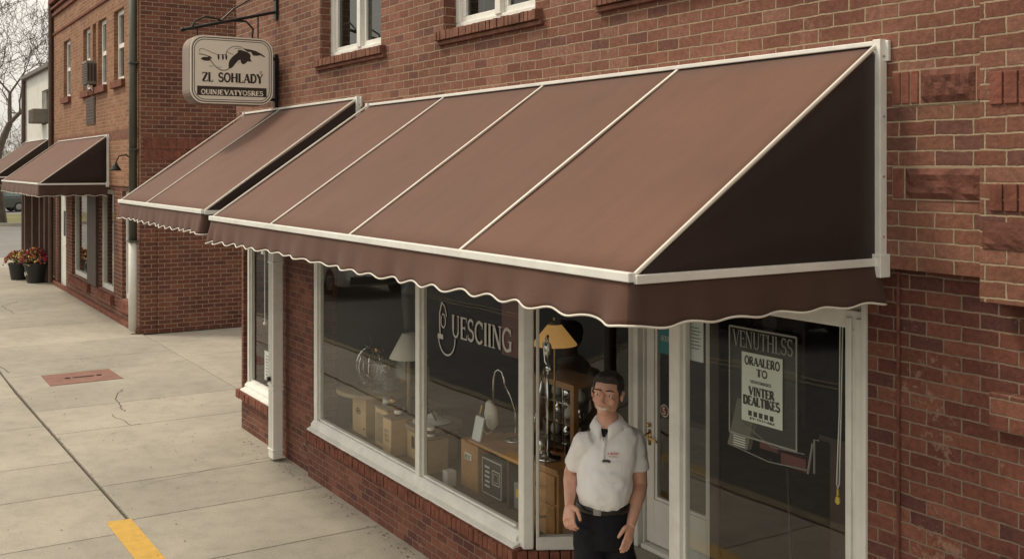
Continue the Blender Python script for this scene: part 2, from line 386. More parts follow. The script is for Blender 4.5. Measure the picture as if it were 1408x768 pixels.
        if s.tone and len(s.tone) == len(s.f):
            at = me.attributes.new('tone', 'FLOAT', 'FACE')
            for i, t in enumerate(s.tone): at.data[i].value = t
        o = bpy.data.objects.new(name, me); COL.objects.link(o)
        me.materials.append(M[mat] if isinstance(mat, str) else mat)
        if s.slot2:
            me.materials.append(M[s.slot2[0]])
            for i_ in s.slot2[1]: me.polygons[i_].material_index = 1
        ORG[o.name] = L
        if parent is not None:
            o.parent = parent
        else: o.location = L
        if solid:
            md = o.modifiers.new('Solidify', 'SOLIDIFY'); md.thickness = solid; md.offset = 0
        if bevel:
            md = o.modifiers.new('Bevel', 'BEVEL'); md.width = bevel; md.segments = 2; md.limit_method = 'ANGLE'; md.angle_limit = R(40)
        for k, kw in (mods or []):
            md = o.modifiers.new(k.title(), k)
            for a, b in kw.items(): setattr(md, a, b)
        if label: o['label'] = label
        return o
def solo(mb, name, mat, label, cat, group=None, **kw):
    return tag(mb.build(name, mat, **kw), label, cat, group)
def struct(mb, name, mat, **kw):
    o = mb.build(name, mat, **kw); o['kind'] = 'structure'; return o

def wall(mb, u0, u1, h0, h1, n0, n1, ops):
    """wall slab lying along u, between n0 (street face) and n1, with rectangular openings (u0,u1,h0,h1)"""
    us = sorted({u0, u1, *[x for o in ops for x in o[:2] if u0 < x < u1]}); hs = sorted({h0, h1, *[x for o in ops for x in o[2:] if h0 < x < h1]})
    def solidc(i, j):
        if i < 0 or j < 0 or i >= len(us)-1 or j >= len(hs)-1: return False
        cu = (us[i]+us[i+1])/2; ch = (hs[j]+hs[j+1])/2
        return not any(o[0] < cu < o[1] and o[2] < ch < o[3] for o in ops)
    vid = {}; vs = []; fs = []
    def V(i, j, k):
        key = (i, j, k)
        if key not in vid: vid[key] = len(vs); vs.append((us[i], (n0, n1)[k], hs[j]))
        return vid[key]
    for i in range(len(us)-1):
        for j in range(len(hs)-1):
            if not solidc(i, j): continue
            fs.append((V(i, j, 0), V(i+1, j, 0), V(i+1, j+1, 0), V(i, j+1, 0)))
            fs.append((V(i, j, 1), V(i, j+1, 1), V(i+1, j+1, 1), V(i+1, j, 1)))
            if not solidc(i-1, j): fs.append((V(i, j, 0), V(i, j+1, 0), V(i, j+1, 1), V(i, j, 1)))
            if not solidc(i+1, j): fs.append((V(i+1, j, 0), V(i+1, j, 1), V(i+1, j+1, 1), V(i+1, j+1, 0)))
            if not solidc(i, j-1): fs.append((V(i, j, 0), V(i, j, 1), V(i+1, j, 1), V(i+1, j, 0)))
            if not solidc(i, j+1): fs.append((V(i, j+1, 0), V(i+1, j+1, 0), V(i+1, j+1, 1), V(i, j+1, 1)))
    mb.add(vs, fs)

# ---------------------------------------------------------------- lettering
def arc(cx, cy, rx, ry, a0, a1, n=14):
    return [(cx+rx*math.cos(R(a0+(a1-a0)*i/n)), cy+ry*math.sin(R(a0+(a1-a0)*i/n))) for i in range(n+1)]
TH, TN = .17, .075
def Sf(x, y, w=.13): return ([(x-w, y), (x+w, y)], .05)
GL = {
 'A': (.74, [([(.08, 0), (.37, .98)], TN), ([(.37, .98), (.66, 0)], TH), ([(.18, .33), (.56, .33)], TN), Sf(.08, .02), Sf(.66, .02)]),
 'B': (.68, [([(.16, 0), (.16, 1)], TH), (arc(.34, .74, .2, .23, 90, -90), .13), (arc(.34, .27, .26, .25, 90, -90), .13), ([(.1, .97), (.34, .97)], TN), ([(.1, .51), (.34, .51)], TN), ([(.1, .02), (.34, .02)], TN)]),
 'C': (.76, [(arc(.42, .5, .33, .46, 45, 315, 22), .14), ([(.67, .68), (.67, .97)], .05)]),
 'D': (.76, [([(.16, 0), (.16, 1)], TH), (arc(.3, .5, .36, .46, 90, -90, 20), .14), ([(.06, .97), (.32, .97)], TN), ([(.06, .03), (.32, .03)], TN)]),
 'E': (.64, [([(.16, 0), (.16, 1)], TH), ([(.06, .97), (.58, .97)], TN), ([(.16, .52), (.45, .52)], TN), ([(.06, .03), (.6, .03)], TN), ([(.58, .8), (.58, .99)], .05), ([(.6, .01), (.6, .22)], .05), ([(.45, .43), (.45, .61)], .05)]),
 'G': (.8, [(arc(.42, .5, .33, .46, 45, 315, 22), .14), ([(.66, .05), (.66, .44)], .14), Sf(.64, .44), ([(.67, .68), (.67, .97)], .05)]),
 'H': (.82, [([(.16, 0), (.16, 1)], TH), ([(.66, 0), (.66, 1)], TH), ([(.16, .52), (.66, .52)], TN), Sf(.16, .02), Sf(.16, .98), Sf(.66, .02), Sf(.66, .98)]),
 'I': (.34, [([(.17, 0), (.17, 1)], TH), Sf(.17, .02), Sf(.17, .98)]),
 'J': (.48, [([(.3, 1), (.3, .2)], TH), (arc(.16, .2, .14, .18, 0, -150), .1), Sf(.3, .98)]),
 'K': (.74, [([(.16, 0), (.16, 1)], TH), ([(.62, .97), (.2, .45)], TN), ([(.3, .58), (.66, .02)], TH), Sf(.16, .02), Sf(.16, .98), Sf(.6, .98, .1), Sf(.64, .02, .1)]),
 'L': (.62, [([(.16, 0), (.16, 1)], TH), ([(.06, .03), (.56, .03)], TN), ([(.56, .01), (.56, .25)], .05), Sf(.16, .98)]),
 'M': (.94, [([(.12, 0), (.12, 1)], TN), ([(.14, 1), (.46, .08)], TH), ([(.46, .08), (.78, 1)], TN), ([(.8, 0), (.8, 1)], TH), Sf(.12, .02, .1), Sf(.8, .02)]),
 'N': (.8, [([(.14, 0), (.14, 1)], TN), ([(.16, .98), (.64, .04)], TH), ([(.66, 0), (.66, 1)], TN), Sf(.14, .02), Sf(.1, .98, .09), Sf(.66, .98)]),
 'O': (.78, [(arc(.39, .5, .3, .46, 0, 360, 28), .13)]),
 'R': (.74, [([(.16, 0), (.16, 1)], TH), (arc(.32, .73, .22, .23, 90, -90), .13), ([(.1, .97), (.32, .97)], TN), ([(.16, .5), (.34, .5)], TN), ([(.36, .5), (.64, .02)], TH), Sf(.16, .02), Sf(.66, .02, .08)]),
 'S': (.62, [(arc(.31, .73, .2, .23, 40, 270, 16)+arc(.31, .27, .23, .23, 90, -140, 16), .13), ([(.5, .74), (.5, .97)], .05), ([(.08, .03), (.08, .28)], .05)]),
 'T': (.7, [([(.35, 0), (.35, 1)], TH), ([(.04, .97), (.66, .97)], TN), ([(.04, .78), (.04, .98)], .05), ([(.66, .78), (.66, .98)], .05), Sf(.35, .02)]),
 'U': (.78, [([(.16, .98), (.16, .32)], TH), (arc(.39, .32, .23, .3, 180, 360, 16), .11), ([(.62, .32), (.62, .98)], TN), Sf(.16, .98), Sf(.62, .98, .1)]),
 'V': (.74, [([(.08, .98), (.37, .02)], TH), ([(.37, .02), (.66, .98)], TN), Sf(.08, .98), Sf(.66, .98, .1)]),
 'W': (1.0, [([(.08, .98), (.3, .02)], TH), ([(.3, .02), (.5, .9)], TN), ([(.5, .9), (.7, .02)], TH), ([(.7, .02), (.92, .98)], TN)]),
 'X': (.74, [([(.08, .98), (.66, .02)], TH), ([(.64, .98), (.08, .02)], TN)]),
 'Y': (.72, [([(.08, .98), (.36, .5)], TH), ([(.64, .98), (.36, .5)], TN), ([(.36, .5), (.36, 0)], TH), Sf(.36, .02), Sf(.08, .98, .1), Sf(.64, .98, .1)]),
 'Z': (.68, [([(.08, .96), (.6, .96)], TN), ([(.58, .95), (.1, .05)], TH), ([(.08, .04), (.62, .04)], TN), ([(.08, .76), (.08, .98)], .05), ([(.62, .02), (.62, .24)], .05)]),
 '-': (.4, [([(.05, .45), (.35, .45)], .1)]),
 ' ': (.4, []),
}
def ribbon(mb, pts, w, F, off):
    """flat ribbon along 2-D pts (half-width w/2); F maps (x,y,off) to 3-D"""
    k = len(pts); L = []; Rr = []
    for i in range(k):
        ax, ay = pts[max(i-1, 0)]; bx_, by = pts[min(i+1, k-1)]
        if k > 2 and pts[0] == pts[-1] or (k > 2 and abs(pts[0][0]-pts[-1][0]) < 1e-6 and abs(pts[0][1]-pts[-1][1]) < 1e-6):
            if i in (0, k-1): ax, ay = pts[-2]; bx_, by = pts[1]
        dx, dy = bx_-ax, by-ay; l = math.hypot(dx, dy) or 1; nx, ny = -dy/l*w/2, dx/l*w/2
        L.append(F(pts[i][0]+nx, pts[i][1]+ny, off)); Rr.append(F(pts[i][0]-nx, pts[i][1]-ny, off))
    mb.add(L+Rr, [(i, i+1, k+i+1, k+i) for i in range(k-1)])
def text(mb, s, F, x0, y0, height, width=None, bold=1.0, off=0.0):
    tot = sum(GL.get(c, GL[' '])[0] for c in s)
    sx = (width/tot) if width else height
    x = x0; q = 0
    for c in s:
        w, st = GL.get(c, GL[' '])
        for pts, th in st:
            pp = [(x+px*sx, y0+py*height) for px, py in pts]
            ribbon(mb, pp, th*bold*min(sx, height) if len(pts) > 2 else th*bold*(sx if abs(pts[0][0]-pts[-1][0]) < .35 else min(height, sx)), F, off+.00012*(q % 7)); q += 1
        x += w*sx
    return mb
# ================================================================ GROUND
m = MB(); m.box(-60, 260, -120, 160, -.9, -.30); struct(m, 'ground', 'dirt')
m = MB(); m.box(-40, 37.3, -9.0, .60, -.298, -.13); struct(m, 'road', 'asphalt')
m = MB(); m.box(37.35, 59.0, -60, 110, -.298, -.11); struct(m, 'cross_street', 'asphalt_light')
m = MB(); m.box(59.2, 71, -60, 110, -.298, .02); g = struct(m, 'grass_verge', 'grass'); 
m = MB(); m.box(71.0, 110, -60, 110, -.298, -.02); struct(m, 'parking_lot', 'asphalt_light')
m = MB(); m.box(58.98, 59.2, -60, 110, -.298, .06); struct(m, 'far_kerb', 'concrete', bevel=.02)
m = MB(); m.box(-40, 37.2, -13, -9.0, -.298, 0); struct(m, 'opposite_sidewalk', 'concrete')
# joint bed under the slabs
m = MB(); m.box(-20, 37.0, .76, 9.5, -.29, -.030); struct(m, 'sidewalk_bed', 'joint')
# kerb, painted yellow along the shop
m = MB(); m.box(-20, 37.3, .6, .755, -.29, 0.0); struct(m, 'kerb', 'concrete', bevel=.015)
m = MB(); m.box(-20, 37.3, .61, .745, .003, .006); struct(m, 'kerb_marking', 'faded_yellow')
m = MB(); m.box(37.0, 37.25, .755, 30, -.29, 0.003); struct(m, 'street_end_kerb', 'concrete', bevel=.015)
m = MB()
for n0 in (-3.95, -4.2): m.box(-40, 37, n0, n0+.11, -.126, -.122)
struct(m, 'road_marking', 'faded_yellow')

def nj(u): return 1.97-.026*(u-7.0) if u < 15.4 else 1.752
slabs = MB(); rs = random.Random(3)
def slab(poly, gap=.006):
    cx = sum(p[0] for p in poly)/len(poly); cy = sum(p[1] for p in poly)/len(poly)
    q = []
    for x, y in poly:
        q.append((x-math.copysign(gap, x-cx), y-math.copysign(gap, y-cy)))
    t = rs.random(); b = len(slabs.f); e = .004
    k = len(q); top = [(x-math.copysign(e, x-cx), y-math.copysign(e, y-cy), 0.0) for x, y in q]; mid = [(x, y, -e) for x, y in q]; bot = [(x, y, -.029) for x, y in q]
    slabs.add(top+mid+bot, [tuple(range(k))]+[(i, (i+1) % k, k+(i+1) % k, k+i) for i in range(k)]+[(k+i, k+(i+1) % k, 2*k+(i+1) % k, 2*k+i) for i in range(k)])
    slabs.tone += [t]*(len(slabs.f)-b)
left = [-12, -9.5, -7, -4.5, -2, .5, 2.6, 4.3, 5.9, 7.35, 8.69, 9.97, 11.06, 12.75, 14.75, 16.9, 18.9, 21, 23, 25.2, 27.4, 29.6, 31.8, 34.2, 37.0]
for a, b in zip(left, left[1:]): slab([(a, .76), (b, .76), (b, nj(b)-.012), (a, nj(a)-.012)])
right = [-12, -9.0, -6.0, -3, -.5, 1.6, 3.6, 5.2, 6.5, 7.77, 8.98, 10.06, 12.27, 13.54, 15.95, 16.95, 18.6, 20.8, 22.8, 24.8, 26.8, 28.8, 31.0, 33.5, 37.0]
for a, b in zip(right, right[1:]):
    far = 3.72 if b <= 11.6 else 4.26
    if a < 12 and b > 12: far = 4.26
    slab([(a, nj(a)+.010), (b, nj(b)+.010), (b, far), (a, far)])
for a, b in ((11.4, 13.9), (13.9, 16.3), (16.3, 18.75)):
    for c, d in ((4.26, 6.6), (6.6, 9.4)): slab([(a, c), (b, c), (b, d), (a, d)])
for a in (32.9, 35.0):
    slab([(a, 4.26), (a+2.0, 4.26), (a+2.0, 6.6), (a, 6.6)])
struct(slabs, 'sidewalk', 'concrete', recalc=True)
# painted strip and red plate
m = MB()
m.add([(9.02, 1.74, .004), (9.00, 1.935, .004), (3.0, 2.05, .004), (3.0, 1.86, .004)], [(0, 1, 2, 3)])
struct(m, 'yellow_strip_marking', 'yellow_paint')
m = MB(); m.prism([(15.83, 2.2), (15.86, 3.10), (15.04, 3.13), (15.02, 2.2)], .001, .006)
pl = solo(m, 'utility_plate', 'red_plate', 'faded red rectangular plate set into the sidewalk', 'ground plate')
m = MB(); m.box(15.40, 15.47, 2.45, 2.51, .006, .012); m.box(15.40, 15.47, 2.86, 2.92, .006, .012); m.box(15.41, 15.46, 2.55, 2.82, .006, .010)
m.build('lift_handle', 'iron', pl)
# cracks
m = MB()
def crack(pts, w=.006):
    rr = random.Random(len(pts)*7+int(pts[0][0]*10))
    P_ = []
    for (a, b), (c, d) in zip(pts, pts[1:]):
        for i in range(7):
            t = i/7; P_.append((a+(c-a)*t+rr.uniform(-.022, .022), b+(d-b)*t+rr.uniform(-.022, .022)))
    P_.append(pts[-1])
    ribbon(m, P_, w*2, lambda x, y, o: (x, y, .0015), 0)
crack([(14.3, 2.98), (13.9, 2.8), (13.4, 2.74), (13.0, 2.72)])
crack([(12.9, 2.55), (12.25, 2.66), (12.3, 2.75)], .005)
crack([(17.0, 1.76), (16.3, 1.86)], .007)
crack([(24.9, 3.0), (24.2, 2.6), (22.9, 2.7)], .007)
crack([(9.9, 2.3), (10.1, 3.0), (10.2, 3.6)], .002)
struct(m, 'pavement_crack', 'joint')
# leaf litter: small debris by the wall and in the joint
m = MB(); rr = random.Random(11)
for i in range(340):
    k = rr.random()
    if k < .45: u = rr.uniform(5.5, 11.4); n = 3.56-abs(rr.gauss(0, .05))
    elif k < .7: u = rr.uniform(7, 16); n = nj(u)+rr.gauss(0, .02)
    else: u = rr.uniform(7, 18); n = rr.uniform(1.0, 3.6)
    s = rr.uniform(.004, .014); a = rr.uniform(0, PI)
    m.add([(u+s*math.cos(a), n+s*math.sin(a), .003), (u-s*.5*math.sin(a), n+s*.5*math.cos(a), .008), (u-s*math.cos(a), n-s*math.sin(a), .003), (u+s*.5*math.sin(a), n-s*.5*math.cos(a), .004)], [(0, 1, 2, 3)])
tag(m.build('leaf_litter', 'joint'), None, None, None, 'stuff')

# ================================================================ SHOP BUILDING
shop = thing('brick_shop_building', 'near red brick shop building with white framed display windows under the long awning', 'building', (5, 6, 0))
W0, W1, WU = 3.66, 3.98, 3.60
m = MB()
wall(m, -6, 11.5, 0, 2.485, W0, W1, [(2.98, 9.36, -1, 2.40), (10.30, 11.44, .44, 2.40)])
m.build('lower_wall', 'brick', shop)
m = MB()
UW = [(7.72, 9.02, 3.885, 5.35), (5.46, 6.66, 3.885, 5.35), (3.70, 4.74, 3.885, 5.35), (.9, 2.0, 3.885, 5.35), (-1.6, -.5, 3.885, 5.35)]
wall(m, -6, 11.5, 2.485, 6.6, WU, W1, UW)
m.build('upper_wall', 'brick_up', shop)
m = MB(); m.box(11.22, 11.499, W1, 9.5, 0, 6.6); m.box(-6, 11.2, 9.2, 9.5, 0, 6.6); m.box(-6, -5.7, W1, 9.2, 0, 6.6)
m.build('side_wall', 'brick', shop)
m = MB(); m.box(-5.7, 11.22, W1, 9.2, 6.3, 6.45); m.build('roof', 'roofing', shop)
m = MB(); m.box(-6.05, 11.55, 3.54, 4.0, 6.6, 6.72); m.build('coping', 'stone', shop)
# projecting pilaster at the right and stone blocks
m = MB(); m.box(.9, 2.375, 3.545, 3.5995, 2.40, 6.6); m.build('pilaster', 'brick_up', shop, bevel=.004)
m = MB(); m.box(.9, 2.375, 3.60, 3.6595, 1.92, 2.06); m.box(.9, 2.36, 3.60, 3.6595, 1.20, 1.44); m.build('pilaster_stub', 'brick', shop, bevel=.006)
def roughblock(u0, u1, n, h0, h1, seed, dep=.014):
    r_ = random.Random(seed); mb = MB(); nx, nz = 12, 5; vs = []
    for j in range(nz+1):
        for i in range(nx+1):
            e = min(i, nx-i, 1)*min(j, nz-j, 1)
            vs.append((u0+(u1-u0)*i/nx, n-(dep*r_.uniform(.3, 1.2) if e else 0), h0+(h1-h0)*j/nz))
    fs = [(j*(nx+1)+i, j*(nx+1)+i+1, (j+1)*(nx+1)+i+1, (j+1)*(nx+1)+i) for j in range(nz) for i in range(nx)]
    mb.add(vs, fs); mb.box(u0, u1, n+.0003, n+.03, h0, h1)
    return mb
roughblock(2.425, 2.665, WU-.006, 3.155, 3.285, 1).build('stone_block', 'stone', shop)
roughblock(2.40, 2.735, WU-.006, 2.775, 2.895, 2).build('stone_block', 'stone', shop)
roughblock(2.02, 2.36, 3.545-.004, 2.60, 2.70, 3, .008).build('stone_block', 'stone', shop)
m = MB()
m.box(2.39, 2.80, WU-.004, WU+.03, 3.148, 3.292); m.build('block_mortar', 'mortar', shop)
m = MB(); m.box(2.385, 2.80, WU-.004, WU+.03, 2.768, 2.902); m.build('block_mortar', 'mortar', shop)
m = MB()
for a in (2.675, 2.718, 2.76): m.box(a, a+.036, WU-.010, WU+.03, 3.155, 3.285)
m.build('soldier_course', 'soldier', shop, bevel=.003)
m = MB(); m.box(2.392, 2.418, WU-.010, WU+.03, 3.155, 3.285); m.build('soldier_brick', 'soldier', shop, bevel=.003)
m = MB(); m.box(2.745, 2.795, WU-.010, WU+.03, 2.775, 2.895); m.build('soldier_brick', 'soldier', shop, bevel=.003)
for h0, h1 in ((3.13, 3.25), (2.74, 2.84)):
    m = MB()
    for i in range(24): a = 2.33-i*.058; m.box(a-.05, a, 3.545-.008, 3.56, h0, h1)
    m.build('soldier_course', 'soldier', shop, bevel=.003)

def rowlock(mb, u0, u1, n0, n1, h0, h1, pitch=.068, seed=0, slope=.02):
    r_ = random.Random(seed); k = max(1, round(abs(u1-u0)/pitch)); p = (u1-u0)/k
    for i in range(k):
        a = u0+p*i+.004; b = u0+p*(i+1)-.004; d = r_.uniform(-.005, .004); t = r_.uniform(-.003, .003)
        mb.prism_u([(n0+d, h0), (n1, h0), (n1, h1+slope+t), (n0+d, h1+t)], a, b)
# upper windows
for wi, (a, b, c, d) in enumerate(UW):
    w = MB()
    n0 = WU+.10
    w.box(a, b, n0, n0+.08, c, c+.055); w.box(a, b, n0, n0+.08, d-.06, d); w.box(a, a+.06, n0, n0+.08, c+.055, d-.06); w.box(b-.06, b, n0, n0+.08, c+.055, d-.06)
    wf = w.build('upper_window', 'white', shop, bevel=.006)
    s = MB(); mid = (a+b)/2; s.box(mid-.035, mid+.035, n0-.012, n0+.07, c+.052, d-.058)
    for (x0, x1) in ((a+.06, mid-.035), (mid+.035, b-.06)):
        s.box(x0, x1, n0+.025, n0+.06, c+.055, c+.10); s.box(x0, x0+.045, n0+.025, n0+.06, c+.1, d-.1); s.box(x1-.045, x1, n0+.025, n0+.06, c+.1, d-.1); s.box(x0, x1, n0+.025, n0+.06, d-.1, d-.06)
    s.build('sash', 'white', wf, bevel=.004)
    g_ = MB(); g_.box(a+.05, b-.05, n0+.045, n0+.05, c+.05, d-.05); g_.build('pane', 'glass_dark', wf)
    g_ = MB()
    for (x0, x1) in ((a+.1, mid-.08), (mid+.08, b-.1)):
        xm = (x0+x1)/2; g_.box(xm-.008, xm+.008, n0+.052, n0+.058, c+.1, d-.1)
        for q in (.3, .6, .9): g_.box(x0, x1, n0+.0515, n0+.0585, c+q, c+q+.014)
    g_.build('glazing_bar', 'grey', wf)
    g_ = MB(); g_.box(a-.1, b+.1, n0+.25, n0+.27, c-.1, d+.1); g_.build('blind', 'room', wf)
    g_ = MB(); rowlock(g_, a-.09, b+.05, WU-.055, n0-.002, c-.075, c-.012, .046, wi, .012); g_.build('brick_sill', 'header_up', shop, bevel=.002)
    g_ = MB(); g_.box(a-.085, b+.045, WU-.050, n0-.003, c-.073, c-.014); g_.box(a-.10, b+.06, WU-.03, WU+.05, c-.105, c-.078); g_.build('sill_mortar', 'header_up', shop, bevel=.003)

# bulkheads of the shop window
m = MB(); m.box(5.851, 9.36, 3.615, 3.90, 0, .36)
m.prism([(5.70, 3.615), (5.33, 4.29), (5.50, 4.36), (5.85, 3.70), (5.85, 3.615)], 0, .361)
m.prism([(4.27, 3.615), (4.60, 4.29), (4.44, 4.29), (4.1, 3.70), (4.1, 3.615)], 0, .361); m.box(2.98, 4.1, 3.615, 3.9, 0, .36)
m.build('bulkhead', 'brick', shop)
m = MB(); rowlock(m, 5.69, 9.36, 3.575, 3.72, .355, .435, .062, 5); m.build('rowlock_sill', 'header', shop, bevel=.004)
m = MB(); m.box(5.70, 9.355, 3.583, 3.72, .354, .425); m.box(10.305, 11.495, 3.60, 3.74, .354, .425); m.box(2.99, 4.24, 3.583, 3.72, .354, .425); m.build('sill_mortar', 'mortar', shop)
m = MB(); rowlock(m, 10.30, 11.5, 3.59, 3.74, .355, .435, .062, 6); m.build('rowlock_sill', 'header', shop, bevel=.004)
m = MB(); rowlock(m, 2.985, 4.25, 3.575, 3.72, .355, .435, .062, 8)
b0 = len(m.v)
m.build('rowlock_sill', 'header', shop, bevel=.004)
# splayed sill bricks
m = MB(); d = Vector((-.37, .675)).normalized(); nn = Vector((-.675, -.37)).normalized()
k = 11; L_ = .77; o0 = Vector((5.70, 3.615))
for i in range(k):
    a = o0+d*(L_*i/k+.004); b = o0+d*(L_*(i+1)/k-.004)
    m.prism([(a.x+nn.x*.035, a.y+nn.y*.035), (b.x+nn.x*.035, b.y+nn.y*.035), (b.x-nn.x*.12, b.y-nn.y*.12), (a.x-nn.x*.12, a.y-nn.y*.12)], .355, .43+random.uniform(-.003, .003))
m.build('rowlock_sill', 'header', shop, bevel=.004)
# doorstep landing in the recess with two steps
m = MB(); m.prism([(5.60, 3.95), (5.38, 4.29), (4.58, 4.29), (4.41, 3.95)], 0, .46); m.box(4.37, 5.64, 3.80, 3.95, 0, .30); m.box(4.29, 5.68, 3.66, 3.80, 0, .15)
m.prism([(5.5, 4.29), (5.5, 4.42), (4.5, 4.42), (4.5, 4.29)], 0, .455)
m.build('doorstep', 'concrete', shop, bevel=.01)
# timber boxing over the recess and header
m = MB(); m.box(2.98, 9.36, 3.70, 3.90, 2.28, 2.40); m.prism([(5.8, 3.9), (5.4, 4.45), (4.2, 4.45), (4.2, 3.9)], 2.36, 2.40); m.build('window_header', 'white_old', shop, bevel=.006)

def winframe(kind, u0, u1, h0, h1, n, mulls=(), wd=.075, bottom=.085, top=.08, lab=None, sides=(1, 1), mat='white'):
    f_ = MB()
    f_.prism_u([(n-.03, h0), (n+.07, h0), (n+.07, h0+bottom), (n+.005, h0+bottom), (n-.03, h0+bottom*.6)], u0, u1)
    f_.box(u0, u1, n, n+.07, h1-top, h1)
    if sides[0]: f_.box(u0, u0+wd, n, n+.07, h0+bottom, h1-top); f_.box(u0+wd, u0+wd+.018, n+.022, n+.06, h0+bottom, h1-top)
    if sides[1]: f_.box(u1-wd, u1, n, n+.07, h0+bottom, h1-top); f_.box(u1-wd-.018, u1-wd, n+.022, n+.06, h0+bottom, h1-top)
    for q in mulls: f_.box(q-.035, q+.035, n-.004, n+.066, h0+bottom, h1-top); f_.box(q-.05, q+.05, n+.024, n+.058, h0+bottom, h1-top)
    f_.box(u0+wd, u1-wd, n+.022, n+.06, h0+bottom, h0+bottom+.016)
    fo = f_.build(kind, mat, shop, bevel=.005, label=lab)
    edges = [u0+(wd*.6 if sides[0] else .01)]+list(mulls)+[u1-wd*.6]
    for a, b in zip(edges, edges[1:]):
        p = MB(); p.quad((a, n+.035, h0+bottom*.6), (b, n+.035, h0+bottom*.6), (b, n+.035, h1-top*.6), (a, n+.035, h1-top*.6)); p.build('pane', 'glass', fo)
    return fo
dw = winframe('display_window', 5.74, 9.35, .435, 2.28, 3.665, (7.20,), .085, .10, sides=(0, 1))
lw = winframe('display_window', 10.31, 11.43, .435, 2.38, 3.70, (), .06, .10)
rw = winframe('display_window', 3.0, 4.27, .435, 2.28, 3.665, (), .085, .10)
# sloping white sills
m = MB(); m.prism_u([(3.60, .437), (3.67, .437), (3.67, .485), (3.60, .452)], 5.72, 9.36); m.prism_u([(3.615, .437), (3.71, .437), (3.71, .485), (3.615, .452)], 10.30, 11.42); m.build('white_sill', 'white', shop, bevel=.004)
# extra jamb boards at the right window
m = MB(); m.box(2.975, 3.0, 3.645, 3.75, .45, 2.40); m.box(3.0, 3.035, 3.650, 3.6645, .55, 2.25); m.box(3.06, 3.09, 3.652, 3.6645, .55, 2.25); m.build('window_jamb', 'white_old', shop, bevel=.004)
# corner post and splayed panes
m = MB(); m.prism([(5.745, 3.655), (5.680, 3.655), (5.650, 3.710), (5.69, 3.745), (5.745, 3.735)], .437, 2.28); m.build('corner_post', 'white', shop, bevel=.006)
def splay(pa, pb, h0, h1, parentname):
    a = Vector(pa); b = Vector(pb); d_ = (b-a).normalized(); q = Vector((-d_.y, d_.x))*.03
    f_ = MB()
    def bar(x0, x1, z0, z1):
        A = a+d_*x0; B = a+d_*x1; f_.prism([(A+q)[:], (B+q)[:], (B-q)[:], (A-q)[:]], z0, z1)
    L = (b-a).length
    bar(0, L, h0, h0+.085); bar(0, L, h1-.08, h1); bar(0, .02, h0+.085, h1-.08); bar(L-.03, L, h0+.085, h1-.08)
    fo = f_.build('splayed_window', 'white_old' if parentname == 'l' else 'darkwood', shop, bevel=.005)
    p = MB(); p.quad((*a, h0+.05), (*b, h0+.05), (*b, h1-.05), (*a, h1-.05)); p.build('pane', 'glass', fo)
splay((5.655, 3.735), (5.345, 4.29), .435, 2.28, 'l')
splay((4.275, 3.735), (4.555, 4.27), .435, 2.28, 'r')
# door frame and door, at the back of the recess
m = MB(); m.box(5.28, 5.37, 4.27, 4.40, .46, 2.40); m.box(5.264, 5.28, 4.31, 4.40, .46, 2.40); m.box(4.60, 5.264, 4.29, 4.40, 2.30, 2.40); m.box(4.6, 5.264, 4.28, 4.40, .46, .49)
m.build('door_frame', 'white_old', shop, bevel=.006)
m = MB()
m.box(5.19, 5.262, 4.33, 4.375, .50, 2.29); m.box(4.65, 4.70, 4.33, 4.375, .50, 2.29); m.box(4.70, 5.19, 4.33, 4.375, .50, .78); m.box(4.70, 5.19, 4.33, 4.375, 2.16, 2.29)
m.box(5.17, 5.19, 4.34, 4.37, .78, 2.16); m.box(4.70, 4.72, 4.34, 4.37, .78, 2.16); m.box(4.72, 5.17, 4.34, 4.37, .78, .80)
door = m.build('shop_door', 'white_old', shop, bevel=.004)
m = MB(); m.quad((4.71, 4.355, .79), (5.185, 4.355, .79), (5.185, 4.355, 2.17), (4.71, 4.355, 2.17)); m.build('pane', 'glass', door)
m = MB(); m.ell((5.225, 4.315, 1.25), (.015, .015, .015)); m.tube([(5.225, 4.325, 1.20), (5.225, 4.285, 1.19), (5.19, 4.28, 1.18), (5.13, 4.285, 1.175), (5.11, 4.29, 1.165)], .007); m.box(5.214, 5.236, 4.322, 4.332, 1.12, 1.22); m.build('door_handle', 'brass', door, smooth=True)
m = MB(); m.box(5.02, 5.16, 4.347, 4.350, 1.72, 1.93); m.build('sticker', 'teal', door, label='teal sticker')
m = MB(); text(m, 'HOURS', lambda x, y, o: (-x, 4.3455-o, y), -5.14, 1.80, .035, .11); m.build('lettering', 'letter', door)
m = MB(); m.lathe((0, 0, 0), [(.040, 0), (.040, .003)], 28); m.v = [(v[0]-5.105, 4.350-v[2], 1.36+v[1]) for v in m.v]; m.build('round_sticker', 'letter', door, label='round white sticker')
m = MB(); m.lathe((0, 0, 0), [(.033, 0), (.033, .003)], 28); m.v = [(v[0]-5.105, 4.3465-v[2], 1.36+v[1]) for v in m.v]; m.build('sticker_centre', 'maroon', door)
m = MB(); text(m, 'S', lambda x, y, o: (-x, 4.342-o, y), -5.12, 1.338, .045, .03, 1.2); m.build('sticker_mark', 'letter', door)

# window lettering (painted on the glass)
NL = 3.694
def FW(x, y, o): return (-x, NL-o, y)
m = MB()
def FWs(x, y, o): return (-x, NL-o, y)
# letters descend slightly in the photograph only through perspective; they stand on one level line
text(m, 'UESCIING', FWs, -6.715, 1.668, .158, .835, .95)
